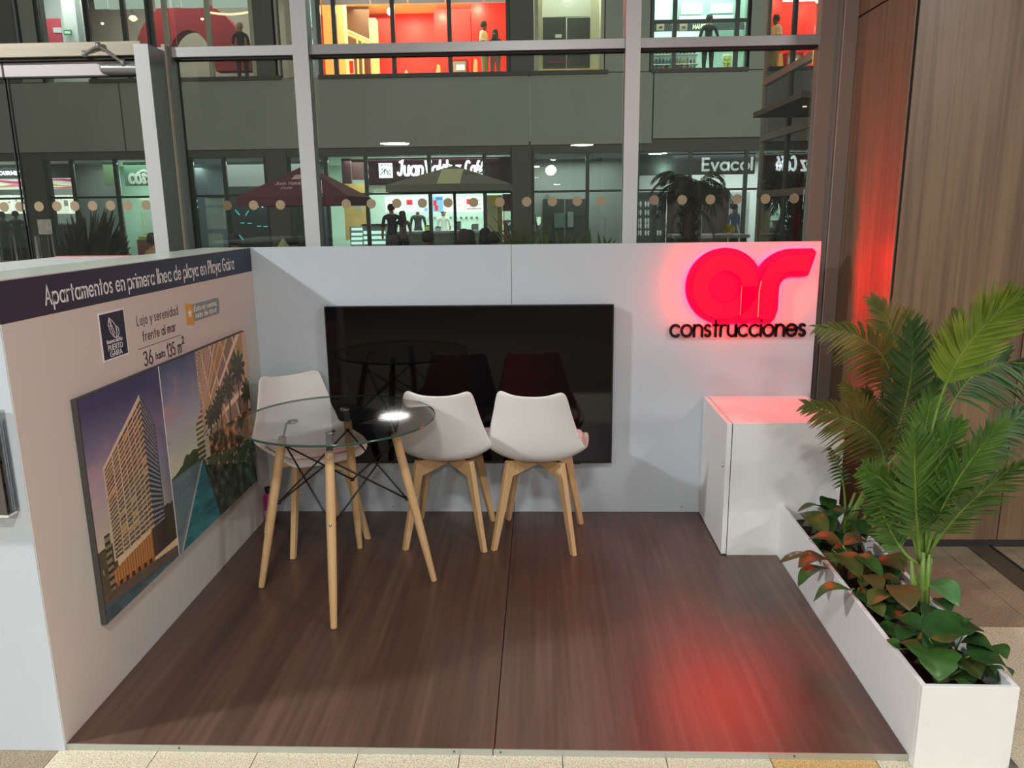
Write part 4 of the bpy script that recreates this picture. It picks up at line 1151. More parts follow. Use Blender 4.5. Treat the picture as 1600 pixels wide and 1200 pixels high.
# rooms
def room(name, u0, u1, Y1, z0, z1, walls, back, power, col, vref=270, ceil=None, floor=M_sdark):
    x0, x1 = X_(u0, 18.4, vref), X_(u1, 18.4, vref); x2, x3 = X_(u0, Y1, vref), X_(u1, Y1, vref)
    r = MB().box(x2-.05, x3+.05, Y1, Y1+.1, z0, z1).build(name, back, bd_)
    def quad(a, c, d, e, za, zb, nm, m): MB().hexa([(a, 18.4, za), (c, 18.4, za), (d, Y1, za), (e, Y1, za)], [(a, 18.4, zb), (c, 18.4, zb), (d, Y1, zb), (e, Y1, zb)]).build(nm, m, r)
    quad(x0-.05, x0, x2, x2-.05, z0, z1, 'side_wall', walls); quad(x1, x1+.05, x3+.05, x3, z0, z1, 'side_wall', walls)
    quad(x0, x1, x3, x2, z1, z1+.05, 'room_ceiling', ceil or walls); quad(x0, x1, x3, x2, z0-.05, z0, 'room_floor', floor)
    if power:
        power *= 1.7
        area('shop_lamp', ((x0+x1+x2+x3)/4, (18.6+Y1)/2, z1-.08), ((x0+x1+x2+x3)/4, (18.6+Y1)/2, 0), power, (x1-x0)*.8, col, (Y1-18.6)*.75)
    return r
LW = (.90, 1.0, .95); WW = (1.0, .82, .55)
room('shop_room', -80, 112, 23, 0, 3.1, M_swhite, M_sgrey, 50, LW)
room('shop_room', 114, 182, 20.5, 0, 3.1, M_sgrey, M_sgrey, 7, LW)
room('shop_room', 184, 300, 22.5, 0, 3.1, M_steal, M_steal, 70, LW)
room('shop_room', 302, 508, 22, 0, 3.1, M_sgrey, mat('shop_greyblue', rgb(132, 140, 146), .6), 45, COOL)
room('shop_room', 510, 829, 23.2, 0, 3.1, M_steal, M_steal, 205, LW)
room('shop_room', 832, 994, 21.5, 0, 3.1, M_sgrey, M_sgrey, 40, LW)
room('shop_room', 996, 1330, 22.5, 0, 3.1, M_sgrey, M_swhite, 110, COOL)
ZU = ZB1-.02
room('upper_room', 64, 140, 22, ZU, 8.5, M_swhite, M_swhite, 60, (1, .95, .98), 60)
room('upper_room', 142, 452, 23, ZU, 8.5, M_sgrey, mat('taupe_wall', rgb(160, 152, 140), .7), 120, (1, .95, .85), 60)
room('upper_room', 500, 794, 23, ZU, 7.75, M_scream, M_sred, 260, (1, .86, .62), 60, ceil=M_scream, floor=M_scream)
room('upper_room', 834, 944, 20.5, ZU, 8.5, M_scream, M_swhite, 60, LW, 60)
room('upper_room', 1018, 1170, 22, ZU, 8.5, M_steal, M_steal, 190, (.86, 1.0, .96), 60)

# ---------------- shop 1: delicatessen with a wave banner
t = thing('shop_sign', 'dark shop fascia with white letters GOURMET at the far left across the patio', 'sign', PY(30, 268, 20.3))
FB('fascia', -60, 255, 114, 279, 20.3, .12, M_sdark, t)
c = PY(-8, 273.5, 20.28); lettering('GOURMET', c, X3, Z3, .13, .19, (0, .03, 0), gap=.3, fit=X_(34, 20.28)-X_(-8, 20.28)).build('lettering', em('sign_white', rgb(245, 250, 255), 1.6), t)
t = thing('wave_banner', 'white banner with magenta and lime waves under the delicatessen sign', 'banner', PY(30, 287, 20.35))
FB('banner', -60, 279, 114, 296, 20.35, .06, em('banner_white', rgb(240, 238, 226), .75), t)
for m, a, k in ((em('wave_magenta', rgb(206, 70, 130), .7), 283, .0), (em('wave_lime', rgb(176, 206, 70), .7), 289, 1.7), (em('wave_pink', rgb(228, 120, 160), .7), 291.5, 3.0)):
    up, lo = [], []
    for i in range(25):
        u = -60+174*i/24; w = 2.2*sin(u/19+k)
        th_ = 2.6+1.3*sin(u/14+k*2)
        up.append(PY(u, a+w-th_*.5, 20.33)); lo.append(PY(u, a+w+th_*.5, 20.33))
    b = MB(); nn_ = 25
    b.add(up+lo+[p+Vector((0, .015, 0)) for p in up+lo], [(nn_+i, nn_+i+1, i+1, i) for i in range(24)]+[(i, i+1, 2*nn_+i+1, 2*nn_+i) for i in range(24)]+[(3*nn_+i, 3*nn_+i+1, nn_+i+1, nn_+i) for i in range(24)])
    b.build('wave', m, t)
M_menu = em('menu_white', rgb(246, 248, 232), 1.0)
M_red_ink = em('menu_red', rgb(206, 40, 48), .8)
M_tealink = em('menu_teal', rgb(150, 196, 196), .9)
M_blue_ink = em('menu_blue', rgb(120, 164, 210), .9)
M_greyink = em('menu_grey', rgb(150, 150, 140), .8)
def menu(u0, v0, u1, v1, Y, label, prints, group, m=M_menu):
    t = thing('menu_board', label, 'menu board', PY((u0+u1)/2, v1, Y), 0, group)
    FB('panel', u0, v0, u1, v1, Y, .06, m, t)
    for (a, b_, c, d, mm) in prints: FB('print', a, b_, c, d, Y-.012, .012, mm, t)
mg = 'menu boards of the delicatessen'
menu(-4, 305, 18, 334, 20.6, 'leftmost lit menu board of the delicatessen, cut by the frame', [(6, 309, 9, 311, M_greyink), (12, 315, 16, 317, M_greyink)], mg)
menu(20, 305, 43, 334, 20.6, 'lit menu board of the delicatessen left of the dark pillar', [(24, 311, 26, 315, M_greyink), (34, 316, 39, 319, M_greyink)], mg)
menu(73, 305, 79, 334, 20.6, 'narrow lit menu strip just right of the dark pillar', [], mg)
menu(80, 305, 108, 334, 20.6, 'lit menu board of the delicatessen right of the dark pillar', [(88, 309, 90, 312, M_tealink), (94, 308, 96, 312, M_tealink), (100, 313, 106, 322, M_greyink)], mg)
menu(109, 305, 118, 334, 20.6, 'rightmost narrow menu board of the delicatessen', [(111, 309, 116, 310, M_greyink)], mg)
t = thing('shop_counter', 'dark counter below the menu boards of the delicatessen', 'counter', PY(20, 395, 20.2))
FB('body', -60, 352, 112, 420, 20.2, .5, M_sdark, t, z0=0.0); FB('counter_top', -60, 350, 112, 353, 20.15, .6, M_sgrey, t)
# ---------------- shop 2: juice bar
t = thing('shop_sign', 'green fascia with the outlined word cosechas across the patio on the left', 'sign', PY(225, 275, 20))
FB('fascia', 194, 252, 290, 290, 20, .12, mat('green_fascia', rgb(70, 104, 84), .5), t)
c = PY(203, 286, 19.97); lettering('cosechas', c, X3, Z3, .50, .17, (0, .03, 0), gap=.14, fit=X_(276, 19.97)-X_(203, 19.97)).build('lettering', mat('sign_grey', rgb(168, 172, 164), .5), t)
FB('side_panel', 162, 254, 183, 290, 19.6, .05, mat('dull_green', rgb(110, 134, 100), .6), t)
b = MB(); stroke(b, [(PY(u, v, 19.97).x, PY(u, v, 19.97).z) for u, v in ((214, 271), (219, 268), (224, 266), (229, 268), (234, 271))], .06, lambda a, q: Vector((a, 19.97, q)), Vector((0, .03, 0)))
b.build('crown_mark', mat('sign_grey', rgb(168, 172, 164), .5), t)
t = thing('shop_counter', 'lime topped counter with a red front in the juice bar', 'counter', PY(240, 395, 20))
FB('body', 216, 374, 300, 420, 20, .6, mat('brick_red', rgb(150, 84, 66), .6), t, z0=0.0); FB('counter_top', 216, 369, 300, 375, 19.95, .7, mat('lime_top', rgb(160, 180, 70), .5), t)
t = thing('wall_poster', 'yellow and red poster on the right wall of the juice bar', 'poster', PY(254, 370, 21))
FB('sheet', 247, 328, 266, 366, 21, .03, mat('poster_yellow', rgb(232, 216, 60), .6), t); FB('print', 248, 329, 266, 338, 20.98, .02, mat('poster_red', rgb(206, 40, 40), .6), t)
t = thing('juice_cabinet', 'tall pale lit cabinet standing in the juice bar', 'cabinet', PY(232, 370, 21))
FB('body', 220, 308, 246, 370, 21, .5, mat('pale_mint', rgb(214, 234, 200), .5), t, z0=0.0); FB('door', 222, 312, 244, 366, 20.97, .03, M_steal, t)
# ---------------- shop 3: dim shop with teal lights
t = thing('wall_cladding', 'pale panel wall above a dark opening in the dim shop', 'panel', PY(380, 290, 20.5))
FB('panel', 355, 253, 421, 291, 20.5, .1, M_sgrey, t); FB('panel', 452, 253, 506, 282, 20.5, .1, M_sgrey, t)
FB('opening', 358, 291, 506, 420, 20.5, .1, mat('deep_dark', rgb(44, 48, 48), .6), t, z0=0.0)
t = thing('pale_curtain', 'pale lit panel hanging at the left edge of the dim shop', 'panel', PY(336, 390, 19))
FB('sheet', 322, 309, 350, 358, 19, .04, mat('curtain', rgb(190, 200, 196), .6), t); FB('sheet', 326, 365, 348, 390, 19, .04, mat('curtain', rgb(190, 200, 196), .6), t); FB('rail', 322, 305, 352, 309, 18.95, .1, M_sill, t)
M_teal = em('teal_led', rgb(70, 210, 200), .8)
for k, (u, v, a) in enumerate(((371, 332, 1), (386, 333, -1), (379, 348.5, 0), (390, 349, 0), (405, 353.5, 0), (415, 354, 0), (377, 371, 1))):
    p = PY(u, v, 20.3); d = Vector((.055, 0, -.075*a)) if a else Vector((.06, 0, 0))
    o = MB().tube([p-d, p+d], .014, 6).build('teal_light', M_teal)
    tag(o, ['slanted teal light tube, upper left in the dim shop', 'slanted teal light tube, upper right in the dim shop', 'small teal light in the second row, left', 'small teal light in the second row, right', 'small teal light in the third row, left', 'small teal light in the third row, right', 'slanted teal light tube lowest, above the counter head'][k], 'light', 'teal lights in the dim shop')
t = thing('neon_sign', 'small white neon letters half hidden by the maroon parasol', 'sign', PY(405, 320, 20.2))
c = PY(393, 323, 20.2); lettering('ON', c, X3, Z3, .26, .2, (0, .03, 0), fit=.52).build('lettering', em('neon_white', rgb(225, 245, 255), 2.2), t)
# ---------------- shop 4: cafe
t = thing('cafe_sign', 'maroon fascia with a white square emblem and glowing words Juan Valdez Café', 'sign', PY(680, 268, 19.2))
FB('fascia', 574, 246, 803, 288, 19.2, .15, M_mar, t)
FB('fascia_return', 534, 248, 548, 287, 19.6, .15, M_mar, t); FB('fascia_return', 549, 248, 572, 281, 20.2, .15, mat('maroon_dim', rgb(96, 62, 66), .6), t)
M_neon = em('sign_glow', rgb(240, 248, 255), 2.4)
def script(txt, u0, u1, vb, size, w):
    c = PY(u0, vb, 19.16)
    lettering(txt, c, X3, Z3, size, w, (0, .03, 0), gap=.20, slant=.12, fit=X_(u1, 19.16)-X_(u0, 19.16)).build('lettering', M_neon, t)
script('Juan', 622, 660, 274, .50, .125); script('Valdez', 664, 718, 274, .50, .125); script('Café', 727, 756, 273, .48, .125)
e_ = FB('emblem', 592, 255, 613, 278, 19.17, .03, M_neon, t)
eb = MB()
for pts in ([(594, 274), (599, 268), (602, 264), (605, 267), (611, 274)], [(602, 264), (600, 272)], [(604, 268), (607, 274)], [(595, 259), (598, 257)], [(601, 258), (602, 256)], [(606, 257), (606, 259)], [(609, 258), (611, 260)], [(596, 266), (598, 263)], [(608, 265), (610, 268)]):
    stroke(eb, [(PY(u, v, 19.16).x, PY(u, v, 19.16).z) for u, v in pts], .022, lambda a, q: Vector((a, 19.155, q)), Vector((0, .01, 0)))
eb.build('emblem_drawing', M_mar, e_)
t = thing('cafe_soffit', 'pale lit soffit under the maroon café fascia', 'soffit', PY(660, 300, 19.5))
FB('soffit', 574, 288, 800, 300, 19.5, .1, mat('soffit_pale', rgb(206, 208, 186), .6), t); FB('lamp_strip', 583, 300, 700, 302.5, 19.4, .05, em('strip_glow', rgb(230, 255, 245), 1.2), t)
mg = 'menu boards of the café'
def cup(u, v): return [(u, v, u+5, v+8, M_red_ink)]
menu(602, 307, 629, 331, 21.2, 'leftmost lit café menu board with small rows of snacks', [(605, 313, 610, 315, M_tealink), (612, 313, 617, 315, M_greyink), (605, 322, 609, 325, M_tealink), (612, 322, 618, 325, M_greyink), (605, 329, 617, 330, M_red_ink)], mg)
menu(631, 307, 673, 331, 21.2, 'wide lit café menu board with two red cups', cup(635, 312)+cup(639.5, 312)+[(650, 312, 668, 314, M_tealink), (650, 318, 666, 319, M_tealink), (652, 323, 668, 324, M_tealink), (663, 325, 668, 330, M_blue_ink)], mg, em('menu_mint', rgb(214, 240, 234), .95))
menu(676, 307, 692, 331, 21.2, 'narrow blue café menu board with red cups', cup(677, 313)+cup(679.5, 321)+[(681, 308, 691, 312, em('deep_blue', rgb(70, 110, 170), .8))], mg, M_blue_ink)
menu(693.5, 307, 710, 331, 21.2, 'white café menu board behind the parasol pole', [(697, 311, 706, 312, M_greyink)], mg)
menu(712, 307, 724, 331, 21.2, 'narrow white café menu board right of the parasol pole', [(714, 312, 720, 313, M_greyink), (714, 320, 721, 321, M_greyink)], mg)
menu(726, 307, 755, 331, 21.2, 'rightmost lit café menu board with a single red cup', cup(729, 311)+[(741, 312, 751, 313, M_greyink), (746, 318, 752, 320, M_tealink), (729, 325, 752, 327, M_greyink)], mg)
t = thing('cafe_wall_art', 'tan wall panel on the left side of the café', 'panel', PY(556, 375, 20))
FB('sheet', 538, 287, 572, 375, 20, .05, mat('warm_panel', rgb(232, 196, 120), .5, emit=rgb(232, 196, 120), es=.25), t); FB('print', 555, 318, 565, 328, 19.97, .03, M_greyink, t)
t = thing('display_case', 'lit glass cake display case at the left of the café counter', 'display case', PY(580, 385, 19.4))
FB('body', 566, 352, 604, 420, 19.4, .5, M_sgrey, t, z0=0.0)
for k, v in enumerate((361, 369, 377)): FB('lit_shelf', 568, v, 602, v+4.5, 19.37, .04, em('case_glow', rgb(214, 250, 244), 1.15), t)
FB('case_top', 565, 350, 605, 353, 19.35, .6, M_sdark, t)
t = thing('display_case', 'lit bakery case in front of the tan panel in the café', 'display case', PY(558, 385, 19.2))
FB('body', 548, 354, 567, 420, 19.2, .5, M_sgrey, t, z0=0.0)
for v in (356, 364, 371, 378): FB('lit_shelf', 549, v, 566, v+4, 19.17, .04, em('case_glow', rgb(214, 250, 244), 1.15), t)
t = thing('cafe_counter', 'pale café service counter with a dark top', 'counter', PY(690, 390, 20))
FB('body', 604, 364, 756, 420, 20, .6, mat('counter_grey', rgb(120, 116, 106), .6), t, z0=0.0); FB('counter_top', 604, 361, 756, 365, 19.95, .7, M_sgrey, t)
for k, (u, v0, v1, w) in enumerate(((684, 354, 361, 9), (716, 346, 361, 8), (742, 350, 361, 11), (668, 352, 361, 6))):
    t = thing('coffee_machine', ['low glass pastry cover on the café counter', 'steel coffee grinder beside the parasol pole', 'steel espresso machine at the right of the counter', 'lime juicer at the middle of the counter'][k], 'machine', PY(u, v1, 20.2))
    FB('body', u-w*.5, v0+2, u+w*.5, v1, 20.2, .3, [M_sgrey, M_steel, M_steel, mat('lime_top', rgb(160, 180, 70), .5)][k], t); FB('lid', u-w*.42, v0, u+w*.42, v0+2, 20.22, .26, M_sdark, t)
for k in range(12):
    o = MB().tube([PY(655+k*8.2, 340.5-k*.05, 23.15), PY(655+k*8.2, 340.5, 23.15)+Vector((0, -.03, 0))], .045, 10).build('wall_disc', mat('disc_grey', rgb(120, 140, 132), .5))
    tag(o, 'small grey disc on the pale café wall, %s from the left in its row' % ['first','second','third','fourth','fifth','sixth','seventh','eighth','ninth','tenth','eleventh','twelfth'][k], 'disc', 'row of discs on the café wall')
t = thing('cafe_side_wall', 'cream side wall with a yellow notice at the right of the café', 'wall panel', PY(770, 385, 19.6))
FB('panel', 758, 305, 778, 400, 19.6, .06, mat('side_cream', rgb(214, 206, 172), .6), t, z0=0.0); FB('edge', 778, 305, 785, 400, 19.5, .06, mat('ochre_edge', rgb(160, 134, 60), .6), t, z0=0.0); FB('notice', 768, 305, 776.5, 321, 19.57, .02, mat('yellow_notice', rgb(236, 206, 30), .6), t)
t = thing('maroon_panel', 'maroon panel above the drinks fridge', 'panel', PY(795, 330, 19)); FB('sheet', 785, 303, 805, 330, 19, .08, mat('maroon_panel', rgb(104, 40, 46), .6), t)
t = thing('drinks_fridge', 'lit drinks fridge with a red side at the right of the café', 'fridge', PY(796, 385, 18.6))
FB('body', 787, 329, 802, 400, 18.6, .5, mat('fridge_red', rgb(170, 60, 70), .5), t, z0=0.0); FB('header', 788, 330, 802, 344, 18.58, .02, em('fridge_head', rgb(200, 236, 214), .8), t); FB('glass_door', 793, 345, 802, 376, 18.58, .02, M_sdark, t)
FB('lit_row', 793.5, 347, 801.5, 352, 18.56, .02, em('fridge_blue', rgb(150, 214, 226), .9), t); FB('lit_row', 793.5, 361, 801.5, 366, 18.56, .02, em('fridge_blue', rgb(150, 214, 226), .9), t)
# ---------------- shop 5: grey wall with dark doors
t = thing('dark_doors', 'dark doorway with a poster in the grey wall right of the café', 'door', PY(880, 390, 20.5))
FB('leaf', 848, 311, 882, 420, 20.5, .08, M_sdark, t, z0=0.0); FB('leaf', 883, 311, 916, 420, 20.5, .08, M_sdark, t, z0=0.0)
FB('lit_gap', 866, 333, 883, 356, 20.47, .02, mat('dim_green', rgb(110, 130, 118), .6), t); FB('notice', 887, 331, 896, 355, 20.47, .02, M_sgrey, t)
t = thing('wall_arches', 'two faint painted arches on the grey wall right of the café', 'panel', PY(840, 385, 21.3))
for u, w in ((818, 24), (855, 12)):
    pts = [(PY(u-w*.55, 420, 21.4).x, 0.0)]+[(PY(u-w*.55*cos(radians(a)), 303+16*(1-sin(radians(a))), 21.4).x, PY(u, 303+16*(1-sin(radians(a))), 21.4).z) for a in range(0, 181, 15)]+[(PY(u+w*.55, 420, 21.4).x, 0.0)]
    MB().prism([(p[0], p[1]) for p in pts][::-1], (0, 21.42, 0), X3, Z3, .02).build('arch', mat('arch_grey', rgb(120, 122, 120), .7), t)
t = thing('wall_lamp', 'bright lamp glow low beside the dark doorway', 'lamp', PY(841, 348, 20.8)); FB('shade', 838, 339, 845, 352, 20.8, .2, em('lamp_green', rgb(214, 246, 220), 1.0), t); FB('stem', 841, 352, 842, 400, 20.9, .05, M_sdark, t, z0=0.0)
for k, (u, v, Y) in enumerate(((909, 227, 17.2), (832, 260, 19), (1027, 240, 19.5))):
    pass
t = thing('wall_lamp', 'tube-shaped stand-in for an indoor lamp mirrored in the window glass', 'lamp', PY(832, 260, 20.9)); FB('tube', 822, 259, 843, 261.5, 20.9, .06, em('mirrored_lamp_glow', rgb(250, 250, 226), 2.0), t); FB('back', 821, 257.5, 844, 259, 20.9, .08, M_sdark, t)  # glowing shape added for a mirrored indoor lamp; the wall has no tube
p = PY(832, 262, 20.8); area('mirrored_lamp_fill', p, p+Vector((0, .6, -3)), 14, .6, (1, 1, .85), .08)  # light added below the mirrored lamp shape
t = thing('alarm_box', 'small dark square fitting on the grey wall', 'wall fitting', PY(936, 250, 21.2)); FB('body', 933, 245, 939, 252, 21.2, .1, M_sdark, t); FB('face', 934.5, 247, 937.5, 250, 21.18, .02, M_sgrey, t)
# ---------------- shop 6: shoe shop
t = thing('shop_sign', 'dark fascia with pale rounded letters Evacol at the right across the patio', 'sign', PY(1120, 258, 19.2))
FB('fascia', 998, 240, 1180, 273, 19.2, .12, M_sdark, t); c = PY(1098, 266, 19.17); lettering('Evacol', c, X3, Z3, .40, .15, (0, .03, 0), gap=.2, fit=X_(1174, 19.17)-X_(1098, 19.17)).build('lettering', mat('sign_pale', rgb(214, 220, 222), .5, emit=rgb(214, 220, 222), es=.55), t)
p = PY(1040, 266, 18.9); area('sign_spot', p, p+Vector((0, 1, .35)), 5, .15, (.7, 1, .9))
t = thing('shoe_wall', 'dark display wall with pairs of pale sandals in the shoe shop', 'shelf', PY(1020, 385, 20)); FB('back', 996, 300, 1040, 400, 20, .08, mat('slate_wall', rgb(96, 92, 96), .6), t, z0=0.0); FB('post', 1021, 320, 1025, 380, 19.95, .05, M_sdark, t); FB('header', 996, 300, 1040, 310, 19.97, .05, M_sdark, t)
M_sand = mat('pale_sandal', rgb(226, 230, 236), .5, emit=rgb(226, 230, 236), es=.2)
ks = 0
for v in (319, 332, 345, 353, 364):
    for u in (999, 1011, 1030):
        if u == 1030 and v in (345, 353): continue
        t = thing('sandal_pair', 'pale sandal pair in row %s from the top, %s column of the shoe wall' % (['one', 'two', 'three', 'four', 'five'][(319, 332, 345, 353, 364).index(v)], {999: 'left', 1011: 'middle', 1030: 'right'}[u]), 'sandals', PY(u, v, 19.95), 0, 'sandals on the shoe wall')
        for s in (-1, 1):
            q = PY(u+s*2.1, v, 19.94)
            MB().prism([(.032*cos(a)*(1 if sin(a) > 0 else .8), .085*sin(a)) for a in [k*pi/6 for k in range(12)]], q, X3, Z3, -.03).build('sandal', M_sand, t)
t = thing('shop_partition', 'brown partition boards behind the potted palm in the shoe shop', 'partition', PY(1090, 385, 19.8)); M_brn = mat('brown_board', rgb(92, 66, 58), .6)
FB('board', 1042, 300, 1096, 400, 19.8, .06, M_brn, t, z0=0.0); FB('board', 1097, 297, 1138, 400, 19.8, .06, M_brn, t, z0=0.0)
t = thing('shop_board', 'white board with a dark picture at the right edge of the shoe shop', 'poster', PY(1146, 385, 20.2)); FB('sheet', 1139, 300, 1170, 380, 20.2, .04, M_swhite, t); FB('picture', 1140, 318, 1147, 325, 20.18, .02, mat('navy_print', rgb(40, 46, 66), .5), t)
# ---------------- upper floor left
t = thing('noticeboard', 'red noticeboard with a white sheet in the lit upstairs corner at the left', 'panel', PY(80, 75, 21)); FB('panel', 66, 29, 96, 78, 21, .05, mat('pink_red', rgb(214, 74, 92), .6), t); FB('sheet', 83, 43, 96, 51, 20.97, .02, M_swhite, t)
t = thing('wall_pier', 'white pier with a green exit sign upstairs at the left', 'pier', PY(105, 75, 20.6)); FB('pier', 96, -60, 117, 78, 20.6, .3, M_swhite, t); FB('door', 119, 17, 137, 78, 20.9, .05, M_swhite, t)
t = thing('exit_sign', 'small green exit sign with pale lettering on the white pier upstairs', 'sign', PY(106, 54, 20.5)); FB('plate', 99.5, 46.5, 111.5, 54.5, 20.5, .03, em('exit_green', rgb(50, 120, 86), .6), t)
lettering('SALIDA', PY(101, 52.3, 20.48), X3, Z3, .075, .16, (0, .01, 0), fit=.17).build('lettering', em('exit_white', rgb(200, 230, 210), .8), t)
t = thing('window_blind', 'white lit band along the top of the dim upstairs windows', 'blind', PY(300, 14, 18.6))
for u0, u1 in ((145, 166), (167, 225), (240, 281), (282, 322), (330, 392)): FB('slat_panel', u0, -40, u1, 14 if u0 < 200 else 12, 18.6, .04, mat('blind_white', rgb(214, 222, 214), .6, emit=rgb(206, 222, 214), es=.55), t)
t = thing('red_arch', 'large dull red arch standing in the dim upstairs room', 'arch', PY(305, 110, 20.5))
b = MB(); cxa, cza = PY(300, 112, 20.5).x, PY(300, 112, 20.5).z; k_ = (20.5+3.95)/FPX
o_, i_ = [], []
for a in range(0, 181, 6):
    o_.append((cxa+88*k_*cos(radians(a)), cza+100*k_*sin(radians(a)))); i_.append((cxa+36*k_*cos(radians(a)), cza+58*k_*sin(radians(a))))
n_ = len(o_)
vs = [(p[0], 20.5, p[1]) for p in o_+i_]+[(p[0], 20.9, p[1]) for p in o_+i_]
fs = []
for i in range(n_-1): fs += [(i, i+1, n_+i+1, n_+i), (2*n_+i, 3*n_+i, 3*n_+i+1, 2*n_+i+1), (i, 2*n_+i, 2*n_+i+1, i+1), (n_+i, n_+i+1, 3*n_+i+1, 3*n_+i)]
b.add(vs, fs); b.build('arch', mat('dull_red', rgb(166, 40, 52), .6), t)
for k, (u, v, r, e) in enumerate(((208, 29, .12, 2.2), (365, 8, .10, 2.5), (160, 37, .05, 2.0), (316, 30, .05, 2.5))):
    t = thing('pendant_lamp', ['warm glowing pendant left in the dim upstairs room', 'warm pendant at the top right of the dim upstairs room', 'tiny white lamp at the far left of the dim upstairs room', 'tiny lamp in front of the red arch'][k], 'lamp', PY(u, v, 20))
    p = PY(u, v, 20); MB().lathe([(r*.3, -r*.6), (r*.9, -r*.2), (r, 0.0), (r*.7, r*.5), (r*.2, r*.7)], p, 12).build('bulb', em('warm_glow', (1.0, .78, .45, 1), e), t, smooth=True)
    MB().tube([p+Vector((0, 0, r*.6)), p+Vector((0, 0, 8.5-p.z))], .008, 6).build('cable', M_sdark, t)
t = thing('light_garland', 'curved string of warm light across the upstairs window at the right of the arch', 'lamp', PY(358, 20, 19.6)); MB().tube([PY(324+i*6, 19+3.5*sin(pi*i/11), 19.6) for i in range(12)], .03, 6).build('tube', em('warm_glow2', (1.0, .8, .5, 1), 1.4), t)
# ---------------- red room
t = thing('red_wall_box', 'stepped red wall boxes upstairs behind the couple', 'wall panel', PY(700, 110, 21.6))
FB('panel', 588, 29, 614, 118, 22.6, .1, M_sred, t); FB('panel', 679, 14, 736, 118, 21.8, .6, M_sred, t); FB('panel', 737, 5, 796, 118, 21.0, 1.4, M_sred, t)
t = thing('cream_columns', 'cream columns at the left end of the red room', 'column', PY(530, 112, 19.5)); FB('column', 504, -60, 518, 116, 19.5, .4, M_scream, t); FB('column', 523, -60, 537, 116, 20.5, .4, M_scream, t); FB('column', 578, 28, 588, 116, 21.5, .4, M_scream, t)
t = thing('staircase', 'cream stair railing with brown panels behind, upstairs at the left of the red room', 'stairs', PY(558, 112, 21.2)); FB('back_panel', 538, 8, 578, 116, 22, .05, mat('brown_glass', rgb(120, 88, 70), .4), t)
for (a, b_) in (((538, 46), (582, 66)), ((538, 51), (580, 70))): MB().tube([PY(a[0], a[1], 21.2), PY(b_[0], b_[1], 21.2)], .04, 8).build('handrail', M_scream, t)
for u in (558, 566): MB().tube([PY(u, 58+(u-558)*.4, 21.2), PY(u+2, 116, 21.2)], .03, 8).build('baluster', M_scream, t)
FB('panel', 570, 76, 578, 116, 21.3, .05, mat('maroon_panel', rgb(104, 40, 46), .6), t); FB('panel', 545, 92, 553, 116, 21.25, .05, M_swhite, t); FB('print', 546, 95, 552, 114, 21.22, .03, M_sred, t)
t = thing('spot_lamp', 'bright spotlight under the ceiling of the red room', 'lamp', PY(610, 18, 20)); p = PY(610, 18, 20)
MB().lathe([(.06, -.09), (.10, -.03), (.10, .05), (.05, .09)], p, 14).build('bulb', em('spot_glow', (1, .95, .8, 1), 9.0), t, smooth=True); MB().tube([p+Vector((0, 0, .08)), p+Vector((0, 0, 7.75-p.z))], .02, 6).build('stem', M_sdark, t)
for k, (u, v, Y, e) in enumerate(((637, 24, 22.2, 12), (687, 16, 21.4, 12), (744, 4, 20.6, 12))):
    p = PY(u, v, Y); area('wall_washer', p, p+Vector((0, .5, -.9)), e, .12, (1, .8, .6))
t = thing('cash_machine', 'cash machine with a bright screen in the red room', 'cash machine', PY(717, 112, 20.8)); FB('body', 704, 92, 730, 116, 20.8, .5, mat('machine_red', rgb(150, 24, 26), .5), t); FB('frame', 708, 96, 728, 112, 20.77, .03, M_sgrey, t); FB('screen', 713, 101, 726, 109, 20.75, .02, em('machine_screen', rgb(214, 220, 230), 1.2), t)
for k, (a, b_, v0) in enumerate(((681, 688, 100), (632, 637, 109), (739, 746, 91))):
    q = [PY(a, 114, 20.3), PY(b_, 114, 20.3), PY(b_-.5, v0+2, 20.3), PY(a+2, v0, 20.3)]
    b = MB(); b.hexa([q[0], q[1], q[1]+Vector((0, .06, 0)), q[0]+Vector((0, .06, 0))], [q[3], q[2], q[2]+Vector((0, .06, 0)), q[3]+Vector((0, .06, 0))])
    tag(b.build('pale_divider', M_scream), ['cream pointed divider in the middle of the red room', 'low cream divider at the left of the red room', 'tall cream divider beside the cash machine'][k], 'divider', 'dividers in the red room')
t = thing('upper_fascia', 'pale lilac fascia strip along the top of the red room windows', 'sign', PY(640, 4, 18.5))
for u0, u1 in ((500, 576), (577.5, 635), (636.5, 694), (695.5, 754), (755.5, 795)): FB('panel', u0, -70, u1, 7-(u0-500)*.014, 18.5, .06, mat('lilac_panel', rgb(206, 196, 200), .6, emit=rgb(206, 196, 200), es=.3), t)
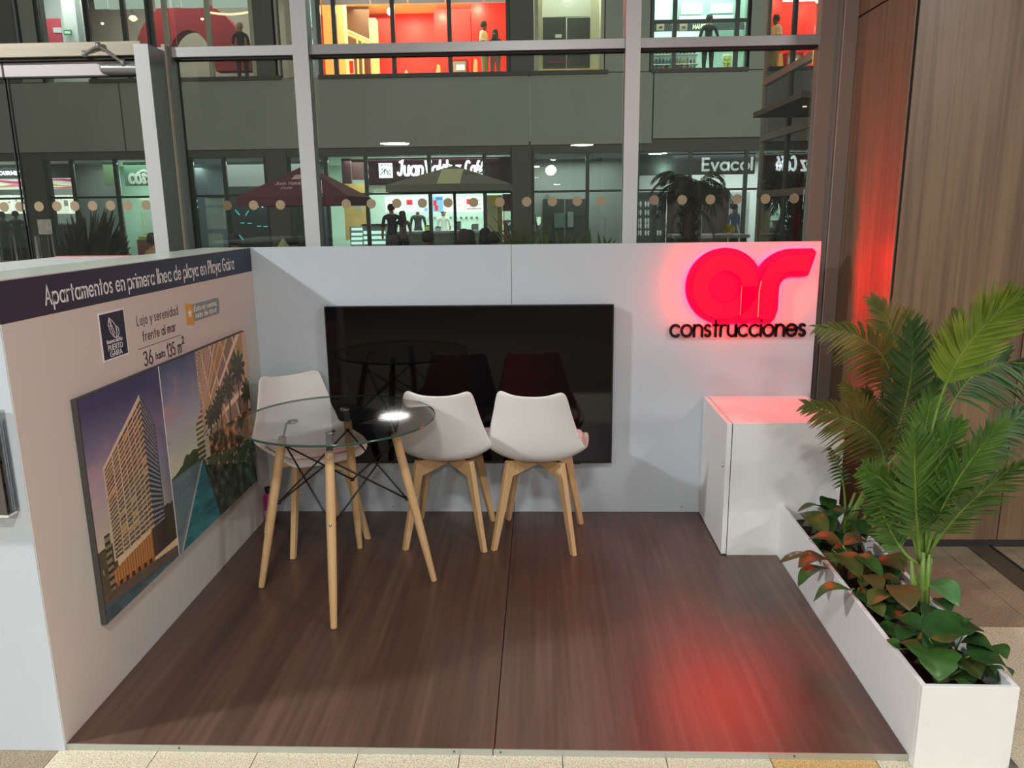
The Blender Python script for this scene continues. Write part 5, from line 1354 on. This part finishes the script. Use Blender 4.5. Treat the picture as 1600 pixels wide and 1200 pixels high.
# ---------------- upper door bay
t = thing('upper_doors', 'dark double doors under a white panel in the upstairs bay', 'door', PY(885, 108, 19.6))
FB('frame', 836, -60, 847.5, 112, 19.6, .1, M_pframe, t); FB('frame', 922.5, -60, 936, 112, 19.6, .1, mat('pale_frame', rgb(214, 216, 204), .6), t); FB('header', 848, -60, 922, 26, 19.65, .1, M_swhite, t)
FB('leaf', 848, 27.5, 884.5, 107, 19.65, .06, M_sdark, t); FB('leaf', 886, 27.5, 922, 107, 19.65, .06, M_sdark, t); FB('notice', 867.5, 53.5, 877.5, 59, 19.62, .02, M_swhite, t); FB('red_line', 856, 96, 892, 97, 19.62, .02, mat('poster_red', rgb(206, 40, 40), .6), t); FB('threshold', 836, 107, 940, 112, 19.5, .2, M_scream, t)
t = thing('ceiling_globe', 'white globe lamp at the top of the upstairs door bay', 'lamp', PY(885, 1, 19.4)); MB().lathe([(.03, -.1), (.09, -.06), (.11, 0), (.09, .06), (.03, .1)], PY(886, 1, 19.4), 14).build('globe', em('globe_glow', rgb(240, 240, 235), 1.0), t, smooth=True); MB().tube([PY(886, 1, 19.4)+Vector((0, 0, .1)), PY(886, 1, 19.4)+Vector((0, 0, 1.6))], .012, 6).build('rod', M_sdark, t)
# ---------------- manicure salon
t = thing('salon_sign', 'dark beauty salon fascia with eye pictures and the letters MANICURE', 'sign', PY(1090, 46, 20)); FB('fascia', 1020, 36, 1112, 48, 20, .06, M_sdark, t); FB('fascia', 1113, 36, 1168, 46, 20, .06, M_sdark, t)
lettering('MANICURE', PY(1083, 45, 19.97), X3, Z3, .15, .16, (0, .02, 0), fit=X_(1111, 19.97)-X_(1083, 19.97)).build('lettering', em('salon_letters', rgb(226, 220, 200), .8), t)
for u in (1032, 1068): FB('eye_picture', u-6, 37, u+6, 47.5, 19.97, .02, mat('skin_print', rgb(190, 160, 140), .6), t); FB('eye_pupil', u-2, 41, u+3, 44.5, 19.95, .01, M_sdark, t)
t = thing('ceiling_units', 'pale green cupboards with dark outlines above the salon fascia', 'cupboard', PY(1090, 30, 21))
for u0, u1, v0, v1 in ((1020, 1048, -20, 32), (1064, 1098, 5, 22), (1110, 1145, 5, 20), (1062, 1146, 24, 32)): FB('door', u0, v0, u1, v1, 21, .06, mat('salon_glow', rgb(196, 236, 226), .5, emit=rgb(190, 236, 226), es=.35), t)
FB('carcass', 1056, -40, 1166, 34, 21.1, .3, mat('salon_shade', rgb(140, 160, 150), .6), t)
t = thing('bottle_shelves', 'white wall shelves with rows of small bottles in the salon', 'shelf', PY(1060, 110, 20.3)); FB('back', 1018, 50, 1094, 110, 20.6, .05, M_swhite, t)
for v in (68, 84, 99.5, 109): FB('shelf', 1018, v, 1092, v+1.2, 20.3, .3, M_swhite, t)
BC = [mat('bottle_teal', rgb(40, 70, 70), .3), mat('bottle_red', rgb(140, 40, 44), .3), mat('bottle_grey', rgb(90, 100, 104), .3), mat('bottle_amber', rgb(150, 120, 60), .3)]
names = {84: 'upper', 99.5: 'middle', 109: 'lowest'}
for v in (84, 99.5, 109):
    for k in range(13):
        u = 1020+k*5.4
        if abs(u-1053) < 3: continue
        p = PY(u, v, 20.36); h = random.uniform(.10, .2)
        o = MB().lathe([(.03, 0), (.034, .02), (.034, h*.65), (.014, h*.78), (.014, h)], p, 8).build('salon_bottle', BC[0 if v == 99.5 and u < 1050 else random.randrange(4)], None, smooth=True)
        tag(o, 'small dark bottle, %s from the left on the %s white shelf of the salon' % (['first', 'second', 'third', 'fourth', 'fifth', 'sixth', 'seventh', 'eighth', 'ninth', 'tenth', 'eleventh', 'twelfth', 'thirteenth'][k], names[v]), 'bottle', 'bottles on the %s salon shelf' % names[v])
t = thing('polish_rack', 'rack with yellow goods at the right of the salon worker', 'rack', PY(1136, 108, 20.4)); FB('back', 1129, 84, 1145, 110, 20.4, .05, M_swhite, t)
for r in range(3):
    for c_ in range(2): FB('pack', 1131+c_*7, 87+r*7, 1136+c_*7, 92+r*7, 20.3, .1, mat('pack_yellow', rgb(214, 196, 90), .5), t)
t = thing('lime_poster', 'lime poster at the right end of the salon', 'poster', PY(1166, 86, 20)); FB('sheet', 1161, 74, 1172, 86, 20, .03, mat('lime_sheet', rgb(190, 220, 70), .6), t); FB('print', 1163, 77, 1170, 79, 19.98, .02, M_swhite, t)

# ---------------- glazed return of this building on the right
XG = 4.0
gr = thing('glazed_return', 'reflecting glass wall with brown transoms running away outside on the right', 'glass wall', (XG, 4.3, FZ))
M_brt = mat('bronze_profile', rgb(140, 128, 116), .4, metal=.3)
M_gret = glass('mirror_pane', (.62, .68, .64, 1), 1.45, 1.6)
zs = [FZ, 1.84-.02, 2.06, 2.46+.0, 3.06, 4.2]
ys = [2.6, 4.55, 5.5]
hz = []
for (u, v) in ((1163, 305), (1163, 226), (1163, 148), (1163, 20)): hz.append(PX(u, v, XG).z)
edges = [FZ]+hz+[5.6]
for z in hz: MB().box(XG-.03, XG+.05, ys[0], ys[-1], z-.035, z+.035).build('transom', M_brt, gr)
for y in ys+[3.6]: MB().box(XG-.02, XG+.05, y-.03, y+.03, FZ, 5.6).build('mullion', M_brt if y != 4.55 else M_frame, gr)
for a, c in zip(edges[:-1], edges[1:]):
    yy = sorted(ys+[3.6])
    for y0, y1 in zip(yy[:-1], yy[1:]): MB().box(XG, XG+.01, y0+.03, y1-.03, a+.03, c-.03).build('pane', M_gret, gr)
# the room behind it
rb = MB().box(XG+2.6, XG+2.7, .5, 6.5, FZ, 5.6).build('wall_return', M_sgrey); struct(rb)
MB().box(XG+.06, XG+2.6, 5.6, 5.7, FZ, 5.6).build('end_wall', M_swhite, rb)
for k, (y0, z0, z1) in enumerate(((4.9, 1.2, 1.8), (3.4, 1.2, 1.8))):
    t = thing('inside_poster', ['pale poster behind the return glass, farther one', 'pale poster behind the return glass, nearer one'][k], 'poster', (XG+.1, y0, z0)); MB().box(XG+.08, XG+.1, y0-.35, y0+.25, z0+.35, z1+.02).build('sheet', M_swhite, t); MB().box(XG+.075, XG+.08, y0-.25, y0+.1, z0+.42, z0+.5).build('print', M_sgrey, t)
area('return_room_fill', (5.2, 2.6, 3.9), (5.0, 5.6, 2.2), 420, .8, NEU)  # added light to brighten the view through the return glass
cz0 = 2.45
cn = thing('glass_canopy', 'dark flat canopy with two small warm lamps sticking out of the glass return', 'canopy', (3.8, 3.6, cz0))
MB().box(3.6, 3.999, 2.91, 4.4, cz0, cz0+.05).build('slab', mat('dark_canopy', rgb(70, 62, 56), .5), cn)
for y in (3.5, 3.25): MB().lathe([(.02, -.004), (.018, .0)], (3.82, y, cz0-.002), 10).build('downlight', em('warm_glow', (1.0, .78, .45, 1), 2.2), cn)

# ---------------- parasols and planting in the patio
def parasol(label, u0, u1, ut, vt, vb, vv, Y, m, w, logo=None):
    a, c = PY(u0, vb, Y), PY(u1, vb, Y); r = (c.x-a.x)/2; cx_ = (a.x+c.x)/2
    zt, zb, zv = PY(ut, vt, Y).z, PY(ut, vb, Y).z, PY(ut, vv, Y).z
    t = thing('parasol', label, 'parasol', (cx_, Y, FZ))
    ap = Vector((cx_, Y, zt)); q = [Vector((cx_+sx*r, Y+sy*r, zb)) for sx, sy in ((-1, -1), (1, -1), (1, 1), (-1, 1))]
    b = MB(); b.add([ap]+q, [(0, 1, 2), (0, 2, 3), (0, 3, 4), (0, 4, 1)]); cnp = b.build('canopy', m, t, solid=.012)
    for i in range(4):
        p0, p1 = q[i], q[(i+1) % 4]; dz = Vector((0, 0, zb-zv)); b = MB(); b.add([p0, p1, p1-dz, p0-dz], [(0, 1, 2, 3)]); b.build('valance', m, t, solid=.01)
        MB().tube([ap-Vector((0, 0, .03)), q[i]-Vector((0, 0, .03))], .012, 6).build('rib', M_sdark, t)
    MB().tube([(cx_, Y, FZ), (cx_, Y, zt+.05)], .028, 10).build('pole', M_sdark, t, smooth=True)
    MB().lathe([(.3, FZ), (.3, FZ+.05), (.05, FZ+.09)], (cx_, Y, 0), 20).build('base', M_sdark, t)
    return t, q, ap, cnp
M_pmar = mat('maroon_canvas', rgb(84, 40, 52), .8)
M_pgrey = mat('grey_canvas', rgb(112, 112, 98), .8, noise=.1, scale=3)
t, q, ap, cnp = parasol('maroon café parasol half hidden by the pale column', 400, 562, 476, 258, 309, 322, 11.5, M_pmar, 0)
nrm_ = (q[1]-q[0]).cross(ap-q[0]).normalized(); upv = (ap-(q[0]+q[1])*.5).normalized()
oo = q[0]+(q[1]-q[0])*.30+upv*.42-nrm_*(-.012)
lettering('Juan Valdez', oo+upv*.0, X3, upv, .13, .11, nrm_*.004, fit=.52, slant=.2).build('lettering', mat('faded_white', rgb(176, 150, 150), .7), cnp)
lettering('Café', oo-upv*.16+X3*.14, X3, upv, .11, .11, nrm_*.004, fit=.2, slant=.2).build('lettering', mat('faded_white', rgb(176, 150, 150), .7), cnp)
MB().prism([(0, 0), (.16, 0), (.2, .16), (.04, .16)], oo+upv*.2+X3*.26, X3, upv, .004).build('emblem', mat('faded_white', rgb(176, 150, 150), .7), cnp)
t, q, ap, cnp = parasol('dark grey parasol in front of the café sign', 620, 800, 708, 259, 291, 301, 10.5, M_pgrey, 0)
nrm_ = (q[1]-q[0]).cross(ap-q[0]).normalized(); upv = (ap-(q[0]+q[1])*.5).normalized()
pw = [PY(u, v, q[0].y+.4) for u, v in ((687, 300), (722, 300))]
pe = (q[1]-q[0]).normalized(); pa = [(pw[0]-q[0]).dot(pe), (pw[1]-q[0]).dot(pe)]; hgt = (ap-(q[0]+q[1])*.5).length; wid_ = (q[1]-q[0]).length/2
MB().prism([(pa[0], .02), (pa[1], .02), (pa[1], hgt*(1-abs(pa[1]-wid_)/wid_)-.03), (pa[0], hgt*(1-abs(pa[0]-wid_)/wid_)-.03)], q[0]+nrm_*.007, pe, upv, .004).build('painted_lit_patch', mat('lit_canvas_paint', rgb(190, 190, 150), .8, emit=rgb(190, 190, 150), es=.0), cnp)  # bright lit area of the canopy, painted as a paler cloth patch
lettering('Café', q[0]+(q[1]-q[0])*.60+upv*.55+nrm_*.012, X3, upv, .2, .12, nrm_*.004, fit=.38, slant=.1).build('lettering', mat('faded_grey', rgb(104, 102, 96), .7), cnp)

M_agave = leafmat('shade_agave', rgb(84, 76, 52), rgb(66, 62, 44), .6)
M_blade = leafmat('shade_blade', rgb(84, 96, 52), rgb(110, 112, 62), .55)
M_shade = leafmat('shade_palm', rgb(58, 54, 38), rgb(72, 68, 46), .6)
def blades(name, label, cat, base, specs, m, group=None):
    t = thing(name, label, cat, base, 0, group)
    for (tip, w, bend) in specs:
        b0 = base+Vector((random.uniform(-.06, .06), random.uniform(-.06, .06), 0)); d = tip-b0
        s = d.cross(Vector((0, 1, .2))).normalized(); vs = []
        for i in range(6):
            q_ = i/5; c_ = b0+d*q_+Vector((0, 0, bend*sin(pi*q_))); ww = w*(1-q_**2.2)*(.7+.6*q_*(1-q_))+.002
            vs += [c_-s*ww, c_+Vector((0, ww*.5, 0)), c_+s*ww]
        b = MB(); b.add(vs, sum([[(i*3, i*3+1, i*3+4, i*3+3), (i*3+1, i*3+2, i*3+5, i*3+4)] for i in range(5)], [])); b.build('blade', m, t, smooth=True)
    return t
YA = 2.6
cA = PY(140, 470, YA)
sp = []
for i in range(96):
    a = random.uniform(-8, 188); R_ = random.uniform(.35, 1.0)
    u = 146+62*cos(radians(a))*(.6+.4*R_); v = 400-76*max(0, sin(radians(a)))**.8*(.75+.35*R_)-random.uniform(-16, 8)
    if v < 326: v = 326+random.random()*8
    sp.append((PY(u, v, YA+random.uniform(-.25, .3)), .034, .02))
blades('agave_plant', 'large spiky plant just outside the glass door at the left', 'plant', cA, sp, M_agave)
t = thing('clay_planter', 'brown planter tub under the spiky plant outside the door', 'planter', Vector((cA.x, YA, FZ)))
MB().lathe([(.30, FZ), (.34, .3), (.42, cA.z+.02), (.40, cA.z+.02), (.38, cA.z-.02)], (cA.x, YA, 0), 24).build('tub', mat('brown_tub', rgb(120, 98, 70), .7), t, smooth=True)
YG = 5.0
cg_ = PY(812, 409, YG)
blades('grass_plant', 'tuft of thin grass outside behind the back wall seam', 'plant', cg_, [(PY(812+random.gauss(0, 22), 350+random.uniform(-14, 26), YG+random.uniform(-.2, .2)), .008, .03) for i in range(60)], M_blade)
for k, (u, lst) in enumerate(((850, ((836, 336), (848, 352), (862, 346), (842, 360), (856, 366))), (880, ((868, 358), (893, 372), (899, 362), (884, 366))), (912, ((916, 346), (908, 360), (922, 356), (900, 372))), (948, ((934, 362), (956, 370), (962, 372), (942, 368))))):
    c_ = PY(u, 409, YG)
    blades('sword_plant', ['sword-leaved plant nearest the grass tuft outside', 'sword-leaved plant second from the grass tuft outside', 'tallest sword-leaved plant outside in front of the dark doorway', 'low sword-leaved plant outside beside the second pale column'][k], 'plant', c_, [(PY(a, v, YG), .028, .02) for a, v in lst], M_blade, 'sword-leaved plants outside the glass')
pt_ = thing('patio_planter', 'long dark planter trough outside holding the grass and sword-leaved plants', 'planter', Vector((PY(890, 412, YG).x, YG, FZ)))
xa_, xb_, zp_ = PY(780, 416, YG).x, PY(985, 416, YG).x, PY(880, 410, YG).z
MB().box(xa_, xb_, YG-.3, YG+.3, FZ, zp_-.06).build('trough', M_concd, pt_)
MB().box(xa_-.02, xb_+.02, YG-.32, YG+.32, zp_-.06, zp_-.02).build('rim', M_sill, pt_)
stuff(MB().box(xa_+.03, xb_-.03, YG-.27, YG+.27, zp_-.02, zp_).build('soil', M_soil, pt_))
# potted palm before the shoe shop
YQ = 6.2
cp = PY(1072, 430, YQ)
t = thing('patio_palm', 'dark palm with drooping fronds outside before the shoe shop', 'palm', Vector((cp.x, YQ, FZ)))
b = MB(); tb_ = PY(1074, 420, YQ); tt_ = PY(1078, 308, YQ); b.tube([Vector((tb_.x, YQ, FZ)), tb_, (tb_+tt_)*.5, tt_], [.10, .09, .08, .06], 12); b.build('trunk', mat('palm_trunk', rgb(84, 66, 46), .9, noise=.3, scale=14, bump=.6), t, smooth=True)
tf = MB()
for i in range(150):
    z_ = random.uniform(.5, 1.0); a = random.uniform(0, 2*pi); c_ = Vector((tb_.x, YQ, 0)); c_.z = FZ+(tt_.z-FZ)*z_; r_ = .085
    q0 = c_+Vector((cos(a)*r_*.8, sin(a)*r_*.8, 0)); q1 = c_+Vector((cos(a)*(r_+.07), sin(a)*(r_+.07), random.uniform(.03, .10)))
    tf.tube([q0, q1], [.018, .004], 5)
stuff(tf.build('trunk_fibres', mat('palm_trunk', rgb(84, 66, 46), .9), t))
for k in range(28):
    a = radians(360*k/28+random.uniform(-6, 6)); L_ = random.uniform(.38, .62)
    e_ = Vector((cos(a)*L_, sin(a)*L_*.8, random.uniform(-.25, .28)))
    frond(t, tt_, tt_+e_*.55+Vector((0, 0, .18)), tt_+e_, .20, M_shade, start=.12, nl=20, spread=Vector((-sin(a), cos(a), .1)), droop=.4, wid=.009)
for k in range(9):
    a = radians(180*k/8); L_ = random.uniform(.30, .5)
    e_ = Vector((cos(a)*L_, -.2, -.55-random.random()*.3))
    frond(t, tt_-Vector((0, 0, .1)), tt_+e_*.5+Vector((cos(a)*.1, 0, .05)), tt_+e_, .12, M_shade, start=.15, nl=12, spread=Vector((0, 1, .1)), droop=.4, wid=.006)
# bench-table before it, with a yellow plant
tb2 = thing('patio_table', 'long pale patio table seen just above the glowing sign', 'table', PY(1110, 400, 7.0)); c0 = PY(1054, 368, 6.6); c1 = PY(1172, 366, 6.6)
MB().box(c0.x, c1.x, 6.6, 7.3, c0.z-.04, c0.z).build('tabletop', mat('grey_top', rgb(150, 140, 134), .5), tb2)
for x in (c0.x+.06, c1.x-.06):
    for y in (6.66, 7.24): MB().box(x-.025, x+.025, y-.025, y+.025, FZ, c0.z-.04).build('leg', M_sdark, tb2)
cy_ = PY(1138, 365, 6.9); cy_.z = c0.z
blades('yellow_plant', 'small bright yellow plant standing on the patio table', 'plant', cy_+Vector((0, 0, .03)), [(cy_+Vector((random.uniform(-.09, .09), random.uniform(-.05, .05), random.uniform(.07, .16))), .02, .01) for i in range(16)], mat('yellow_leaf', rgb(206, 186, 50), .6))

# ---------------- people
SKEL = {'pelvis': (0, 0, .95), 'chest': (0, .01, 1.28), 'neck': (0, .01, 1.47), 'head': (0, -.02, 1.60), 'crown': (0, -.01, 1.70)}
def person(label, loc, rz, h=1.72, pose='stand', top=(230, 230, 225), legs=(60, 62, 70), skin=(150, 104, 80), hair=(26, 22, 20), hairlong=False, arms=None, female=False, cap=None, group=None):
    s = h/1.72
    sh = .165 if female else .19
    J = []
    def j(p, r): J.append((Vector(p)*s, r*s)); return len(J)-1
    E = []
    dz = 0.0 if pose == 'stand' else -.43
    pel = j((0, 0, .95+dz), .125 if not female else .13); wa = j((0, .0, 1.10+dz), .115 if not female else .10); ch = j((0, .005, 1.30+dz), .135 if not female else .12)
    ub = j((0, .01, 1.41+dz), .085); nk = j((0, .0, 1.48+dz), .05); hd_ = j((0, -.015, 1.565+dz), .078); cr = j((0, -.01, 1.65+dz), .075)
    E += [(pel, wa, 't'), (wa, ch, 't'), (ch, ub, 't'), (ub, nk, 's'), (nk, hd_, 's'), (hd_, cr, 's')]
    no = j((0, -.105, 1.575+dz), .012); E.append((hd_, no, 's'))
    for sx in (-1, 1):
        a = j((sx*sh, .005, 1.40+dz), .056); E.append((ub, a, 't'))
        arm = (arms or {}).get(sx, ((sx*(sh+.05), .03, 1.14), (sx*(sh+.05), -.06, .92), (sx*(sh+.04), -.09, .84)))
        el = j((arm[0][0], arm[0][1], arm[0][2]+dz), .042); wr_ = j((arm[1][0], arm[1][1], arm[1][2]+dz), .030); ha = j((arm[2][0], arm[2][1], arm[2][2]+dz), .034)
        E += [(a, el, 't'), (el, wr_, 's'), (wr_, ha, 's')]
        if pose == 'stand':
            hp = j((sx*.09, 0, .90), .10); kn = j((sx*.10, -.015, .50), .062); an = j((sx*.105, .02, .09), .042); to = j((sx*.115, -.13, .035), .035)
        else:
            hp = j((sx*.09, -.03, .50), .095); kn = j((sx*.12, -.42, .50), .062); an = j((sx*.12, -.40, .09), .042); to = j((sx*.12, -.54, .035), .035)
        E += [(pel, hp, 'l'), (hp, kn, 'l'), (kn, an, 'l'), (an, to, 'f')]
    t = thing('person', label, 'person', loc, rz, group)
    me = bpy.data.meshes.new('body'); me.from_pydata([p for p, r in J], [(a, b) for a, b, k in E], [])
    o = bpy.data.objects.new('body', me); COL.objects.link(o)
    md = o.modifiers.new('skin', 'SKIN'); md.use_smooth_shade = True
    for i, (p, r) in enumerate(J):
        me.skin_vertices[0].data[i].radius = (r, r*(.78 if i in (0, 1, 2) else 1.0)); me.skin_vertices[0].data[i].use_root = (i == 0)
    sb_ = o.modifiers.new('sub', 'SUBSURF'); sb_.levels = 1; sb_.render_levels = 1
    dg = bpy.context.evaluated_depsgraph_get()
    nm = bpy.data.meshes.new_from_object(o.evaluated_get(dg)); o.modifiers.clear(); o.data = nm
    nm.materials.clear()
    key = str(top)+str(legs)+str(skin)
    for m in (mat('cloth'+str(top), rgb(*top), .8), mat('cloth'+str(legs), rgb(*legs), .8), mat('skin'+str(skin), rgb(*skin), .55), mat('shoe', rgb(40, 36, 34), .6)): nm.materials.append(m)
    idx = {'t': 0, 'l': 1, 's': 2, 'f': 3}
    segs = [(J[a][0], J[b][0], idx[k]) for a, b, k in E]
    for pg in nm.polygons:
        c_ = pg.center; best = None
        for a, b, k in segs:
            ab = b-a; q_ = max(0, min(1, (c_-a).dot(ab)/ab.length_squared)); dd = (c_-(a+ab*q_)).length
            if best is None or dd < best[0]: best = (dd, k)
        pg.material_index = best[1]; pg.use_smooth = True
    o.parent = t
    hb = MB(); hc = J[cr][0]*.55+J[hd_][0]*.45
    pr = [(.02, .105), (.06, .095), (.088, .06), (.098, .01), (.096, -.03)]+([(.11, -.09), (.115, -.17), (.09, -.24)] if hairlong else [(.085, -.055)])
    hb.lathe([(r*s, z*s) for r, z in pr[::-1]], hc+Vector((0, .022*s, .015*s)), 14)
    hb.build('hair', mat('hair'+str(hair), rgb(*hair), .7), t, smooth=True, world=False)
    for sx in (-1, 1):
        e = MB(); c_ = J[hd_][0]+Vector((sx*.03*s, -.072*s, .02*s)); e.lathe([(.004*s, -.006*s), (.009*s, 0), (.004*s, .006*s)], c_, 8); e.build('eye', M_sdark, t, world=False)
    if cap:
        cb_ = MB(); cb_.lathe([(.10*s, .0), (.102*s, .03*s), (.08*s, .08*s), (.02*s, .1*s)], hc+Vector((0, .01*s, .03*s)), 14); cb_.box(-.07*s, .07*s, -.19*s+hc.y, -.06*s+hc.y, hc.z+.03*s, hc.z+.042*s); cb_.build('cap', mat('cap'+str(cap), rgb(*cap), .7), t, smooth=True, world=False)
    return t
def at_head(u, v, ztop):
    """ground point of someone whose crown, ztop high, is seen at (u, v)"""
    p = PZ(u, v, ztop); return Vector((p.x, p.y, 0))
UPZ = ZU
def up(u, Y): p = PY(u, 90, Y); return Vector((p.x, Y, UPZ))
fold = {1: ((.26, .02, 1.16), (.10, -.16, 1.14), (.0, -.18, 1.16)), -1: ((-.26, .02, 1.16), (-.10, -.17, 1.10), (.02, -.19, 1.12))}
person('man in a white T-shirt and grey-green shorts in profile in the red room', up(757, 20.0), radians(75), 1.78, top=(224, 226, 216), legs=(120, 134, 118), skin=(112, 72, 52), arms=fold)
person('woman with long dark hair and a patterned dress beside the man in white', up(774, 20.2), radians(-10), 1.60, top=(60, 62, 84), legs=(90, 94, 120), skin=(150, 100, 78), hairlong=True, female=True)
person('salon worker in black seen from behind among the bottles', up(1106, 19.6), radians(180), 1.74, top=(26, 26, 28), legs=(24, 24, 26), skin=(160, 120, 96), arms={1: ((.245, .03, 1.15), (.25, -.10, .98), (.24, -.16, .96)), -1: ((-.245, .03, 1.15), (-.25, -.10, .98), (-.24, -.16, .96))}, female=True)
person('person in dark clothes standing in the dim upstairs room by the garland', up(378, 19.4), radians(20), 1.75, top=(52, 46, 46), legs=(70, 34, 38), skin=(170, 130, 100), hair=(180, 150, 110), female=True)
def gd(u, Y): p = PY(u, 370, Y); return Vector((p.x, Y, 0))
person('man in a dark jacket standing at the café counter', gd(613, 17.0), radians(200), 1.76, top=(42, 44, 56), legs=(84, 80, 78), skin=(150, 108, 86))
person('long-haired woman standing right of the man in the dark jacket', gd(630, 17.2), radians(190), 1.58, top=(96, 84, 76), legs=(40, 40, 46), skin=(160, 116, 92), hair=(70, 50, 40), hairlong=True, female=True)
person('café worker with a dark cap behind the counter', gd(654, 21.6), radians(10), 1.70, top=(50, 52, 58), legs=(40, 40, 40), skin=(150, 110, 86), cap=(30, 30, 34))
person('café worker in white with a pale cap behind the counter', gd(694, 21.8), radians(0), 1.64, top=(226, 226, 216), legs=(60, 60, 60), skin=(170, 126, 96), cap=(226, 216, 190), female=True)
person('shop worker in dark clothes at the left edge behind the delicatessen counter', gd(8, 19.4), radians(160), 1.70, top=(30, 36, 44), legs=(30, 30, 30), skin=(120, 86, 70))
person('second shop worker in dark clothes beside the dark pillar', gd(29, 19.8), radians(200), 1.72, top=(26, 28, 34), legs=(30, 30, 30), skin=(120, 86, 70))
person('shopper in blue at the right edge of the shoe shop', gd(1146, 18.9), radians(30), 1.66, top=(80, 92, 120), legs=(60, 60, 70), skin=(150, 112, 92), female=True)
def chair_out(loc, rz, k):
    t = thing('bistro_chair', k, 'chair', loc, rz, 'dark chairs on the patio')
    for sx in (-.19, .19):
        for sy in (-.2, .2): MB().tube([(sx, sy, FZ), (sx*.95, sy*.95, .42 if sy < 0 else .86)], .012, 6).build('leg', M_sdark, t, world=False)
    MB().box(-.2, .2, -.21, .21, .40, .425).build('seat', M_sdark, t, world=False)
    for z in (.58, .68, .78): MB().box(-.19, .19, .185, .2, z, z+.05).build('slat', M_sdark, t, world=False)
seats = [(239, 366, 1.26, 150, (150, 120, 86), (30, 24, 22), 'person in a tan top seated outside at the far left near the juice bar'),
         (365, 366, 1.27, 190, (60, 58, 60), (26, 22, 20), 'dark-haired person seated outside left of the maroon parasol pole'),
         (456, 367, 1.26, 170, (50, 54, 62), (28, 30, 36), 'dark-haired person seated outside beside the pale column'),
         (724, 356, 1.30, 200, (70, 56, 50), (60, 42, 34), 'brown-haired person seated under the grey parasol by its pole'),
         (733, 359, 1.28, 160, (60, 50, 48), (46, 32, 28), 'second brown-haired person right of the parasol pole'),
         (758, 364, 1.20, 180, (36, 36, 44), (20, 20, 22), 'person in black leaning beside the brown-haired pair'),
         (772, 362, 1.28, 185, (30, 32, 42), (30, 24, 22), 'person in dark clothes seated rightmost under the grey parasol'),
         (668, 362, 1.27, 200, (72, 74, 84), (24, 24, 28), 'dark-haired person in grey seated left of the parasol pole')]
k_lab = ['at the far left outside, near the juice bar', 'left of the maroon parasol pole', 'beside the pale column', 'by the pole of the grey parasol', 'right of the grey parasol pole', 'of the person in black', 'rightmost under the grey parasol', 'left of the grey parasol pole']
for seats_i, (u, v, zt, rz, top_, hair_, lab) in enumerate(seats):
    p = at_head(u, v, zt)
    if p.y > 17: p = gd(u, 16.2)
    person(lab, p, radians(rz), 1.70, 'sit', top=top_, legs=(50, 50, 58), skin=(140, 100, 80), hair=hair_, hairlong='brown' in lab, female='brown' in lab)
    chair_out(p+Vector((0, 0, 0)), radians(rz), 'dark slatted patio chair '+k_lab[seats_i])
tt = thing('wrapped_parasol', 'pale pointed cloth cover of a folded parasol beside the pale column', 'parasol', PY(442, 390, 7.0)); p = PY(442, 373, 7.0)
MB().lathe([(.05, FZ), (.05, .5), (.13, p.z-.25), (.11, p.z-.14), (.01, p.z)], (p.x, 7.0, 0), 12).build('cover', mat('khaki_cover', rgb(150, 146, 110), .8), tt, smooth=True)
MB().tube([(p.x, 7.0, FZ), (p.x, 7.0, .5)], .03, 8).build('pole', M_sdark, tt)
for k, (u, v, r) in enumerate(((909, 227.5, .28), (1028, 240, .2))):
    Y = 17.2 if k == 0 else 20

area('patio_fill', (2.0, 1.2, 3.4), (2.5, 6.0, .8), 40, .5, (1, .95, .85))  # added fill for the plants outside the glass; no lamp hangs here
